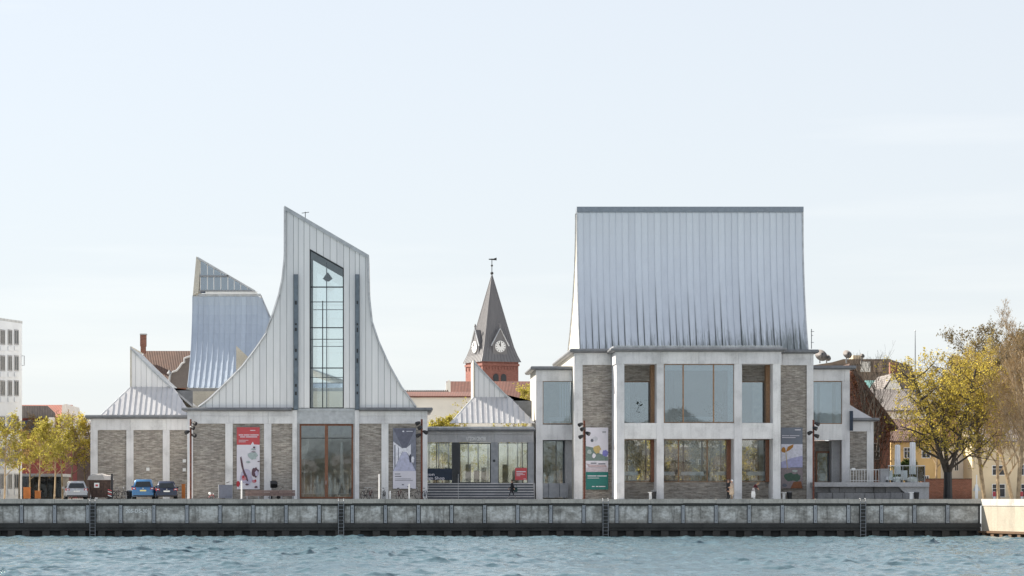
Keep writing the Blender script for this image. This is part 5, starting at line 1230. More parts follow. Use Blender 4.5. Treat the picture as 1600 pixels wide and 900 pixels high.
def prints(p, Y, items):
    """flat printed patches a few mm proud of the banner cloth"""
    lay = 0
    for name, mat, kind, args in items:
        lay += 1; o = -.004*lay
        if kind == 'rect': a, b, c, d = args; MB().pbox(a, b, c, d, Y+o, .003).build(name, mat, p, fix=False)
        elif kind == 'poly': ppoly(name, mat, p, args, Y+o, .003)
        else:
            px, py, rx, ry, seed = args; r = random.Random(seed)
            pts = [(px+rx*math.cos(a)*r.uniform(.7,1.1), py+ry*math.sin(a)*r.uniform(.7,1.1)) for a in np.linspace(0, 2*math.pi, 15)[:-1]]
            ppoly(name, mat, p, pts, Y+o, .003)
def c3(n, *c): return plain('print_'+n, c, .6, 0, .15)
def lines(y, spans, th=.8): return [('lettering', M['banner_white'], 'rect', (a, b, y, y+th)) for a, b in spans]
def banners():
    Y = -.06
    p = thing('red_topped_banner', 'banner with red top and white picture below on brick wall', 'banner', P(388, 765, Y))
    MB().pbox(370, 405.8, 667.5, 764.5, Y, .02).build('cloth', M['banner_white'], p, fix=False)
    red, plum, pink, teal, lil = c3('red', .42,.03,.04), c3('plum', .10,.05,.07), c3('pink', .50,.20,.24), c3('mint', .35,.42,.42), c3('lilac', .45,.42,.55)
    it = [('red_field', M['banner_red'], 'poly', [(370, 667.5), (405.8, 667.5), (405.8, 695), (397, 694.5), (395, 690), (392, 695), (370, 695)])]
    it += lines(672, [(391, 399)], 1.0) + lines(679, [(373, 380), (381, 390), (391, 404)], 1.3) + lines(682, [(375, 383), (384, 402)], 1.3) + lines(687.5, [(373, 388)], .7) + lines(690, [(373, 384)], .7)
    it += [('print', lil, 'blob', (385, 745, 11, 14, 1)), ('print', teal, 'blob', (395, 712, 8, 7, 2)), ('print', plum, 'poly', [(375, 715), (377, 713), (379, 722), (381, 733), (386, 744), (388, 752), (386, 752), (381, 742), (377, 728)]),
           ('print', plum, 'blob', (399, 738, 6, 9, 3)), ('print', lil, 'blob', (401, 740, 3, 5, 4)), ('print', pink, 'blob', (381, 747, 4, 4, 5)), ('print', red, 'blob', (372, 756, 3, 5, 6)), ('print', pink, 'blob', (397, 752, 4, 3, 7)), ('print', red, 'blob', (399, 751, 2, 2, 8)), ('print', plum, 'blob', (386, 757, 3, 1.6, 9)), ('print', plum, 'blob', (400, 761, 2.5, 1.8, 10)), ('print', red, 'blob', (380, 745, 2, 2.5, 13)),
           ('print', teal, 'blob', (396, 702, 4, 1.5, 11)), ('print', plum, 'blob', (397, 699, 2.2, 1.6, 12)), ('print', teal, 'blob', (388, 722, 4, 1.8, 14)), ('print', plum, 'blob', (404, 721, 2, .8, 15)), ('print', plum, 'blob', (396, 706, 4, .7, 16))]
    prints(p, Y, it)
    p = thing('corridor_banner', 'banner showing a long white corridor beside the corner light pole', 'banner', P(632, 764, Y))
    g1, g2, g3, w1 = c3('dusk', .20,.21,.26), c3('ceiling', .13,.135,.18), c3('floor', .47,.48,.62), c3('glow', .74,.74,.80)
    MB().pbox(614, 650, 669, 763.5, Y, .02).build('cloth', g1, p, fix=False)
    it = [('print', g2, 'poly', [(614.5, 669.5), (649.5, 669.5), (635, 700), (629, 700)]), ('print', w1, 'poly', [(614.5, 690), (629, 701), (629, 705), (614.5, 735)]), ('print', g1, 'poly', [(616, 695), (618, 696), (618, 730), (616, 732)]), ('print', g1, 'poly', [(622, 699), (623.2, 700), (623.2, 718), (622, 719)]),
          ('print', g3, 'poly', [(629, 706), (635, 706), (649.5, 736), (614.5, 736)]), ('print', w1, 'poly', [(629, 700), (635, 700), (635, 706), (629, 706)]), ('print', w1, 'poly', [(635, 700), (642, 694), (642, 716), (635, 706)]),
          ('print', c3('shade', .06,.06,.09), 'blob', (641, 716, 1.8, 8, 2)), ('print', w1, 'blob', (645, 718, 2.5, 6, 3)), ('print', w1, 'blob', (630, 674, 2, 1.2, 4)), ('print', w1, 'rect', (635, 645, 673.5, 674.4)),
          ('white_field', M['banner_white'], 'rect', (614, 650, 736, 763.5))]
    dk = c3('ink', .12,.13,.16)
    it += [('lettering', dk, 'rect', (617, 625.5, 740, 741.2)), ('lettering', dk, 'rect', (617, 627, 743.6, 744.9)), ('lettering', dk, 'rect', (617, 642, 748, 748.6)), ('lettering', dk, 'rect', (617, 645, 750.2, 750.8)), ('lettering', dk, 'rect', (628, 631, 756.5, 758)), ('lettering', dk, 'rect', (636, 641, 760, 761))]
    prints(p, Y, it)
    Y = 3.86
    p = thing('green_footed_banner', 'banner with dark green foot and white picture on tall brick panel', 'banner', P(933, 764, Y))
    MB().pbox(915.5, 950.3, 668, 765, Y, .02).build('cloth', M['banner_white'], p, fix=False)
    sg, ye, bl, br = c3('sage', .16,.22,.20), c3('straw', .50,.38,.16), c3('blue', .20,.20,.52), c3('brown', .12,.05,.06)
    it = [('print', sg, 'poly', [(915.5, 697), (926, 699), (936, 708), (950, 714), (950, 720), (915.5, 720)]), ('print', c3('paleg', .40,.46,.44), 'blob', (921, 706, 4, 4, 1)), ('print', ye, 'blob', (933, 702, 6, 7.5, 2)), ('print', bl, 'blob', (946, 708, 5, 6, 3)), ('print', c3('haze', .55,.55,.60), 'blob', (930, 686, 5, 4, 4)), ('print', c3('ink', .12,.13,.16), 'blob', (925, 688, 2.5, 3, 5)),
          ('print', M['banner_white'], 'blob', (928, 712, 3, 4, 6)), ('print', c3('ink', .12,.13,.16), 'rect', (923, 932, 723, 724.5)), ('print', c3('ink', .12,.13,.16), 'rect', (935, 946, 724, 725.3)), ('print', c3('mauve', .45,.36,.38), 'poly', [(916, 724), (922, 726), (947, 726.5), (948, 730), (920, 730)]), ('print', c3('mauve2', .50,.44,.48), 'rect', (916, 950, 731, 737)),
          ('green_field', M['banner_green'], 'rect', (915.5, 950.3, 737.5, 765))] + lines(743, [(918, 932), (933, 948)], 1.3) + lines(746.5, [(918, 936)], .8) + lines(759.5, [(925, 929), (931, 935), (936, 946)], 1.2) + [('lettering', c3('grey', .35,.35,.38), 'rect', (941, 947, 674, 676))]
    prints(p, Y, it)
    p = thing('flower_banner', 'grey-topped banner showing a golden flower on right brick panel', 'banner', P(1237, 764, Y))
    MB().pbox(1220.5, 1254, 668, 763, Y, .02).build('cloth', M['banner_grey'], p, fix=False)
    go, gr = c3('gold', .38,.17,.03), c3('fern', .05,.10,.07)
    it = [('print', c3('cloud', .62,.62,.70), 'rect', (1220.5, 1254, 694, 730)), ('print', c3('lavender', .38,.38,.58), 'poly', [(1220.5, 722), (1236, 716), (1254, 712), (1254, 730), (1236, 730), (1220.5, 736)]), ('print', c3('taupe', .24,.20,.21), 'rect', (1220.5, 1254, 731, 763)), ('print', go, 'blob', (1224.5, 703, 4, 5, 1)), ('print', go, 'poly', [(1228, 706), (1231, 698), (1240, 694), (1239, 699), (1233, 704)]),
          ('print', c3('straw', .50,.38,.16), 'poly', [(1227.3, 706), (1228.3, 706), (1231, 733), (1230, 733)]), ('print', gr, 'blob', (1233, 745, 8, 8, 2)), ('print', gr, 'blob', (1244, 746, 8, 7, 3)), ('print', c3('paleg', .40,.46,.44), 'blob', (1242, 736, 5, 2, 4)), ('print', c3('rustp', .22,.08,.03), 'poly', [(1235, 763), (1240, 753), (1252, 752), (1254, 763)]), ('print', c3('ink', .12,.13,.16), 'blob', (1226, 758, 4, 3, 5))]
    it += lines(670.8, [(1242, 1251)], 1.6) + lines(680.3, [(1222, 1233), (1234, 1249)], 1.0) + lines(683.2, [(1222, 1243)], 1.0)
    prints(p, Y, it)
banners()

def bench():
    Y = -3.0
    b = thing('long_bench', 'long dark timber bench in front of the tower pavilion', 'bench', (X(421,Y), Y, 0))
    for k in range(3): MB().pbox(383, 461, 766+k*3.1, 768.7+k*3.1, Y, .06).build('back_slat', M['woodbench'], b, fix=False)
    for k in range(4): MB().box(X(383,Y), X(461,Y), Y+.1+k*.12, Y+.2+k*.12, .42, .46).build('seat_slat', M['woodbench'], b, fix=False)
    for px in (386, 404, 422, 440, 458): MB().box(X(px,Y)-.05, X(px,Y)+.05, Y+.02, Y+.55, 0, .42).build('leg', M['greysteel'], b, fix=False)
M['woodbench'] = flat('weathered_bench_timber', (.17,.12,.11), .7, 0, .25, 5)
bench()
def cargo(px, Y):
    b = thing('black_pram', 'black hooded pushchair parked behind the long bench', 'pushchair', (X(px,Y), Y, 0))
    c = P(px, 760, Y)
    rings = [[c + Vector((u, .28*math.cos(a)*k, .42*math.sin(a)*k+.1)) for a in np.linspace(-.6, math.pi*.9, 8)] for u, k in ((-.32, .9), (-.1, 1.05), (.12, 1), (.32, .75))]
    MB().loft(rings).build('hood', M['black'], b); MB().box(c.x-.35, c.x+.45, Y-.25, Y+.25, .45, .72).build('seat', M['black'], b)
    MB().tube([(c.x+.3, Y, .6), (c.x+.75, Y, 1.05), (c.x+.9, Y, 1.05)], .02, 5).build('handle', M['darkframe'], b)
    for x, y in ((-.3,-.25), (-.3,.25), (.4,-.25), (.4,.25)): MB().tube([(c.x+x, Y+y-.02, .16), (c.x+x, Y+y+.02, .16)], .16, 12).build('wheel', M['rubber'], b)
cargo(428, -1.5)
def info_box():
    Y = -4; b = thing('grey_info_stand', 'blank slate-grey box stand left of the bench', 'stand', (X(352,Y), Y, 0))
    MB().pbox(341.8, 362.8, 757.5, 778.2, Y, .5).build('panel', plain('slate_blue', (.13,.145,.19)), b, fix=False); MB().pbox(341, 342.1, 757, 778.6, Y-.05, .6).build('edge', M['zinc_trim'], b, fix=False)
    MB().tube([P(353.5, 754.5, Y), P(358.5, 753, Y)], .03, 5).build('latch', M['darkframe'], b); MB().box(X(341,Y), X(363.5,Y), Y-.06, Y+.56, 0, .06).build('plinth', M['darkframe'], b, fix=False)
info_box()
for px, top, Y, lb in ((377.5, 751, -7, 'white bollard post left of the long bench'), (592.6, 741, -7, 'tall white post standing among the parked bicycles'), (639.3, 756, -7, 'short white post below the corridor banner'), (609.5, 767, -6, 'squat white post between the parked bicycles')):
    p = thing('white_post', lb, 'post', (X(px,Y), Y, 0), 'white posts on the quay')
    MB().lathe([(.065,0),(.065,Z(top,Y)-.03),(.04,Z(top,Y))], (X(px,Y), Y, 0), 10).build('shaft', M['white'], p); MB().lathe([(.12,0),(.12,.03)], (X(px,Y), Y, 0), 10).build('foot', M['greysteel'], p)
for px, w, top, lb in ((41.5, 10, 762, 'taller orange-brown planter box at the left'), (58.5, 8.5, 767.5, 'shorter orange-brown planter box at the left'), (286.5, 5.5, 757, 'orange-brown box right of the dark blue car')):
    Y = -3.6; p = thing('planter_box', lb, 'planter', (X(px,Y), Y, 0), 'orange-brown planter boxes'); k = 4
    for i in range(k):
        MB().pbox(px-w/2+i*w/k+.12, px-w/2+(i+1)*w/k-.12, top, 779, Y, .06).build('board', M['orange'], p, fix=False)
    MB().pbox(px-w/2+.2, px+w/2-.2, top+.6, 779, Y+.06, w*S(Y)).build('box', M['orange'], p, fix=False); MB().pbox(px-w/2-.3, px+w/2+.3, top-.8, top+.3, Y-.03, w*S(Y)+.1).build('rim', M['orange'], p, fix=False)
def litter_bin(px, w, top, Y, lb, lid=True):
    p = thing('litter_bin', lb, 'bin', (X(px,Y), Y, 0), 'litter bins'); r = w/2*S(Y); z = Z(top, Y)
    MB().lathe([(r*.8,0),(r*.9,z*.5),(r,z*.9)], (X(px,Y), Y, 0), 14).build('body', M['black'], p); MB().lathe([(r*1.06,z*.9),(r*1.06,z),(r*.7,z)], (X(px,Y), Y, 0), 14).build('rim', M['greysteel'], p)
litter_bin(1021.5, 8.5, 766.5, -.8, 'black bin standing at the foot of a hall column'); litter_bin(1233.5, 8.5, 768, 3.0, 'black bin under the flower banner'); litter_bin(202, 9.5, 766, -3, 'black bin left of the blue car'); litter_bin(1432, 9, 768, -1, 'dark round bin in front of terrace wing wall')
for px, Y, lb in ((1016.5, -.9, 'white stone block next to the black bin by hall column'), (1225, 2.8, 'white stand beside the bin under the flower banner'), (1424, -1.2, 'white capped post beside the terrace bin')):
    p = thing('white_block', lb, 'post', (X(px,Y), Y, 0)); MB().box(X(px,Y)-.12, X(px,Y)+.12, Y, Y+.25, 0, .55).build('shaft', M['white'], p); MB().box(X(px,Y)-.22, X(px,Y)+.22, Y-.05, Y+.3, .55, .63).build('cap', M['white'], p)
def road_sign():
    Y = -4; p = thing('road_sign', 'back of a pale triangular road sign on a white post', 'road sign', (X(1526,Y), Y, 0))
    MB().tube([(X(1526,Y), Y, 0), P(1526, 742, Y)], .05, 8).build('post', M['white'], p)
    ppoly('triangle', M['zinc_trim'], p, [(1519.5, 767), (1532.5, 767), (1526, 755)], Y+.06, .02)
    MB().pbox(1523.8, 1528.2, 757, 779, Y-.12, .1).build('guard', M['white'], p, fix=False)
road_sign()
for px, Y, lb in ((1553.5, 0, 'red-topped post in front of the cream house window'), (1596.5, -2, 'red-topped post at the foot of the tall bare tree')):
    p = thing('red_post', lb, 'post', (X(px,Y), Y, 0)); MB().lathe([(.1,0),(.1,.7)], (X(px,Y), Y, 0), 10).build('shaft', M['white'], p); MB().lathe([(.14,.25),(.14,.62),(.08,.7)], (X(px,Y), Y, 0), 10).build('red_cap', M['banner_red'], p)

# ------------------------------------------------------------------ bicycles
def bicycle(px, Y, rot, lb, frame):
    b = thing('bicycle', lb, 'bicycle', (0,0,0), 'parked bicycles'); R_ = .34
    for x in (-.52, .52):
        ring = [(x+R_*math.cos(a), 0, R_+R_*math.sin(a)) for a in np.linspace(0, 2*math.pi, 21)]
        w = MB().tube(ring, .022, 5, cap=False).build('wheel', M['rubber'], b); sp = MB()
        for k in range(8): a = k*math.pi/4; sp.tube([(x,0,R_), (x+R_*math.cos(a), 0, R_+R_*math.sin(a))], .005, 3)
        sp.build('spokes', M['zinc_trim'], w)
    f = MB()
    for p in ([(-.52,0,R_), (-.05,0,.30), (.40,0,.78), (-.18,0,.74), (-.05,0,.30)], [(-.52,0,R_), (-.18,0,.74)], [(.40,0,.86), (.43,0,.70), (.52,0,R_)]): f.tube(p, .022, 5)
    f.build('frame', frame, b)
    MB().tube([(-.17,0,.72), (-.21,0,.92)], .015, 5).build('seat_post', M['zinc_trim'], b); MB().loft([[(-.36,-.09,.93), (-.36,.09,.93), (-.36,.06,.98), (-.36,-.06,.98)], [(-.05,-.025,.94), (-.05,.025,.94), (-.05,.02,.97), (-.05,-.02,.97)]]).build('saddle', M['black'], b)
    MB().tube([(.30,-.28,1.02), (.40,-.2,1.05), (.41,0,.98), (.40,.2,1.05), (.30,.28,1.02)], .016, 5).build('handlebar', M['zinc_trim'], b); MB().tube([(.405,0,.84), (.41,0,.98)], .018, 5).build('stem', M['zinc_trim'], b)
    MB().tube([(-.05,-.09,.30), (-.05,.09,.30)], .05, 8).build('crank', M['darkframe'], b)
    MB().box(-.72, -.40, -.07, .07, .72, .74).build('rack', M['darkframe'], b)
    b.location = (X(px,Y), Y, 0); b.rotation_euler = (0, 0, rad(rot))
bk, bl2, rd = plain('bike_black', (.02,.02,.022), .4), plain('bike_blue', (.03,.05,.10), .4), plain('bike_maroon', (.10,.02,.02), .4)
for px, Y, rot, lb, fm in ((571, -3.2, 62, 'black bicycle leftmost of those right of the wooden door', bk), (579, -3.6, 75, 'maroon bicycle, second of those right of the wooden door', rd), (600, -3.4, 80, 'black bicycle just right of the tall white post', bk), (624, -3.5, 70, 'dark bicycle under the corridor banner picture', rd), (645, -3.2, 12, 'black bicycle standing broadside under the corridor banner', bk), (664, -3.8, 75, 'blue bicycle at the pavilion corner beside light pole', bl2), (186, -3.5, 15, 'dark bicycle between the brown container and the blue car', bk), (178, -2.8, 30, 'maroon bicycle close against the brown container', rd)):
    bicycle(px, Y, rot, lb, fm)

# ------------------------------------------------------------------ vehicles
def car(name, label, px, Y, rot, paint, W=1.78, H=1.48, L=4.2, kind='hatch', plate=(.72,.72,.70)):
    t = thing(name, label, 'car', (0,0,0), 'cars parked in front of the low pavilion')
    pm = NT(name+'_paint'); pm.fin(paint, .28, .25); pm.b.inputs['Coat Weight'].default_value = .6; pm = pm.m
    hw = W/2; zb = H*.60                                    # belt line
    def ring(y, w, z0, z1, tuck=.86):
        pts = [(-w*tuck, z0), (-w*.97, z0+.10), (-w, z0+(z1-z0)*.5), (-w*.97, z1-.05), (-w*.90, z1), (w*.90, z1), (w*.97, z1-.05), (w, z0+(z1-z0)*.5), (w*.97, z0+.10), (w*tuck, z0)]
        return [(x, y, z) for x, z in pts]
    MB().loft([ring(.0, hw*.86, .34, zb*.86), ring(.06, hw*.95, .25, zb*.95), ring(.35, hw, .2, zb), ring(1.2, hw, .2, zb), ring(2.9, hw, .2, zb), ring(3.6, hw*.97, .2, zb*.93), ring(L-.1, hw*.88, .25, zb*.78), ring(L, hw*.78, .34, zb*.62)]).build('body', pm, t, True)
    rk = .42 if kind == 'hatch' else .26
    def cab(y, wb, wt, z0, z1):
        return [(-wb, y, z0), (-wt*1.0, y+0, z1-.09), (-wt*.90, y, z1), (wt*.90, y, z1), (wt*1.0, y, z1-.09), (wb, y, z0)]
    y0 = .08
    cab_r = MB(); lo, hi = hw*.90, hw*.70
    base = lambda y: [(-lo, y, zb-.04), (lo, y, zb-.04)]
    rings = [[(-lo, y0, zb-.05), (-lo+.005, y0+.01, zb-.04), (-lo*.99, y0+.02, zb-.03), (lo*.99, y0+.02, zb-.03), (lo-.005, y0+.01, zb-.04), (lo, y0, zb-.05)],
             [(-lo, y0+.02, zb-.05), (-hi*1.04, y0+rk, H-.13), (-hi*.92, y0+rk+.04, H-.03), (hi*.92, y0+rk+.04, H-.03), (hi*1.04, y0+rk, H-.13), (lo, y0+.02, zb-.05)],
             [(-lo, 1.4, zb-.05), (-hi*1.08, 1.4, H-.09), (-hi*.96, 1.4, H), (hi*.96, 1.4, H), (hi*1.08, 1.4, H-.09), (lo, 1.4, zb-.05)],
             [(-lo, 2.4, zb-.05), (-hi*1.04, 2.2, H-.13), (-hi*.92, 2.2, H-.04), (hi*.92, 2.2, H-.04), (hi*1.04, 2.2, H-.13), (lo, 2.4, zb-.05)],
             [(-lo, 3.1, zb-.06), (-lo*.99, 3.08, zb-.05), (-lo*.95, 3.06, zb-.04), (lo*.95, 3.06, zb-.04), (lo*.99, 3.08, zb-.05), (lo, 3.1, zb-.06)]]
    cab_r.loft(rings).build('cabin', pm, t, True)
    gm = plain('car_glass', (.02,.025,.03), .06)
    def on_rear(u, v): # u -1..1, v 0..1
        w = lo*.97*(1-v)+hi*1.0*v; return (u*w, y0-.02+(rk+.02)*v*(H-.12-zb)/(H-zb), zb-.03+(H-.12-zb)*v)
    MB().add([on_rear(-.86,.12), on_rear(.86,.12), on_rear(.84,.93), on_rear(-.84,.93)], [(0,1,2,3)]).build('rear_window', gm, t)
    for s in (-1, 1):
        def on_side(y, v): w = lo*(1-v)+hi*1.05*v; return (s*(w+.012), y, zb-.02+(H-.12-zb)*v)
        for ya, yb, ta, tb in ((.45, 1.35, .62, 1.35), (1.43, 2.55, 1.43, 2.15)): MB().add([on_side(ya,.12), on_side(yb,.12), on_side(tb,.92), on_side(ta,.92)], [(0,1,2,3)]).build('side_window', gm, t)
        MB().box(s*(hw-.02), s*(hw+.16), 2.35, 2.5, zb-.02, zb+.13).build('mirror', pm, t)
        tl = MB().loft([[(s*hw*.62, -.02, zb*.80), (s*hw*.93, .03, zb*.78), (s*hw*.95, .05, zb*.98), (s*hw*.66, -.0, zb*.96)], [(s*hw*.62, .1, zb*.80), (s*hw*.99, .2, zb*.78), (s*hw*.995, .2, zb*.98), (s*hw*.66, .1, zb*.96)]]).build('tail_light', plain('tail_red', (.35,.02,.025), .2), t)
        MB().box(s*hw*.72, s*hw*.90, -.03, .02, zb*.865, zb*.92).build('reversing_lamp', M['white'], tl)
        for y in (.75, L-.85):
            w = MB().tube([(s*(hw-.22), y, .31), (s*(hw-.0), y, .31)], .31, 16).build('tyre', M['rubber'], t); MB().tube([(s*(hw-.02), y, .31), (s*(hw+.012), y, .31)], .2, 12).build('rim', M['zinc_trim'], w)
        MB().lathe([(.06,0),(.07,.02)], (s*hw*.55, .02, .3), 8).build('reflector', plain('tail_red', (.35,.02,.025), .2), t)
    MB().loft([[(-hw*.9, -.06, .32), (hw*.9, -.06, .32), (hw*.92, -.05, .52), (-hw*.92, -.05, .52)], [(-hw*.97, .3, .22), (hw*.97, .3, .22), (hw*.99, .3, .54), (-hw*.99, .3, .54)]]).build('bumper', pm, t)
    MB().box(-hw*.85, hw*.85, -.065, .1, .24, .33).build('bumper_skirt', M['black'], t)
    MB().box(-.26, .26, -.03, .0, zb*.66, zb*.66+.115).build('number_plate', plain('plate_%.1f' % plate[2], plate, .5), t)
    MB().tube([(0,-.02,zb*.9), (0,.03,zb*.9)], .05, 10).build('badge', M['zinc_trim'], t)
    MB().tube([(-.25, y0-.02+.02, zb+.02), (.22, y0+.06, zb+.10)], .012, 4).build('wiper', M['black'], t)
    t.location = (X(px,Y), Y, 0); t.rotation_euler = (0, 0, rad(rot)); t.scale = (1.06,)*3; return t
car('silver_car', 'silver-grey hatchback parked rear-on, left of the brown container', 120, -6, 10, (.40,.41,.43), 1.85, 1.50, 4.1)
car('blue_car', 'bright blue people carrier parked rear-on beside dark car', 223.5, -5.5, 3, (.045,.16,.34), 1.86, 1.64, 4.3, 'van', (.75,.62,.25))
car('dark_car', 'dark navy hatchback parked rear-on at the right of the row', 260.5, -6, 7, (.012,.02,.05), 1.80, 1.50, 4.1)

def container():
    Y = -4.5; t = thing('waste_container', 'brown steel waste container with tarpaulin lid and striped corner', 'container', (X(156,Y), Y, 0))
    br = plain('container_brown', (.075,.045,.035), .65, .1, .35)
    x0, x1 = X(138,Y), X(173,Y); z1 = Z(750, Y)
    MB().loft([[(x0+.25, Y, .15), (x1-.12, Y, .15), (x1-.12, Y+2.2, .15), (x0+.25, Y+2.2, .15)], [(x0, Y-.1, z1), (x1, Y-.1, z1), (x1, Y+2.4, z1), (x0, Y+2.4, z1)]]).build('tub', br, t)
    for k in range(4):
        u = x0+.3+k*(x1-x0-.5)/3; MB().box(u-.04, u+.04, Y-.14, Y+.0, .25, z1-.06).build('rib', br, t)
    MB().box(x0-.06, x1+.06, Y-.16, Y+2.46, z1-.08, z1).build('rim', br, t)
    ca = plain('grey_tarpaulin', (.36,.34,.32), .8)
    MB().loft([[(x0-.08, Y-.18, z1), (x1-.5, Y-.18, z1), (x1-.5, Y+2.4, z1), (x0-.08, Y+2.4, z1)], [(x0+.02, Y-.05, z1+.32), (x1-.7, Y-.02, z1+.42), (x1-.7, Y+2.2, z1+.5), (x0+.1, Y+2.2, z1+.4)], [(x0+.3, Y+.3, z1+.5), (x1-.9, Y+.3, z1+.55), (x1-.9, Y+1.8, z1+.6), (x0+.4, Y+1.8, z1+.55)]]).build('tarpaulin', ca, t)
    MB().loft([[(x1-.75, Y-.17, z1+.01), (x1+.06, Y-.17, z1+.01), (x1+.06, Y+2.3, z1+.01), (x1-.75, Y+2.3, z1+.01)], [(x1-.8, Y, z1+.45), (x1-.1, Y, z1+.38), (x1-.1, Y+2, z1+.4), (x1-.8, Y+2, z1+.5)]]).build('lid', plain('pale_lid', (.55,.50,.46), .8), t)
    MB().tube([(x1+.12, Y-.1, .1), (x1+.12, Y-.1, z1+.55)], .1, 8).build('hoist_arm', M['black'], t)
    MB().box(X(147.5,Y), X(155.5,Y), Y-.2, Y-.15, Z(762,Y), Z(754.5,Y)).build('sticker', M['white'], t); MB().box(X(149.5,Y), X(153.5,Y), Y-.21, Y-.2, Z(760,Y), Z(757,Y)).build('sticker_mark', M['banner_red'], t)
    for k in range(4): MB().ext([P(168.5, 764+k*3, Y-.2), P(174.5, 766+k*3, Y-.2), P(174.5, 767.5+k*3, Y-.2), P(168.5, 765.5+k*3, Y-.2)], (0,.03,0)).build('warning_stripe', M['white'] if k % 2 else M['banner_red'], t)
    for k in (-1, 1): MB().box(X(156,Y)+k*.8-.15, X(156,Y)+k*.8+.15, Y+.1, Y+2, 0, .15).build('skid', M['black'], t)
container()
def scooter():
    Y = -5; t = thing('child_bike', 'small white and red child bicycle lying near the wall', 'bicycle', (X(330,Y), Y, 0)); c = Vector((X(330,Y), Y, 0))
    for x in (-.22, .22):
        MB().tube([(c.x+x+.15*math.cos(a), Y, .16+.15*math.sin(a)) for a in np.linspace(0, 6.283, 15)], .018, 4, cap=False).build('wheel', M['rubber'], t)
    MB().tube([(c.x-.22,Y,.16), (c.x-.05,Y,.35), (c.x+.2,Y,.38), (c.x+.22,Y,.16)], .02, 5).build('frame', M['banner_red'], t); MB().tube([(c.x+.2,Y,.38), (c.x+.17,Y,.55)], .018, 5).build('stem', M['white'], t)
    MB().lathe([(.02,-.13),(.11,-.06),(.13,0),(.1,.08),(.02,.12)], (c.x-.12, Y-.1, .5), 10).build('helmet', M['white'], t)
scooter()

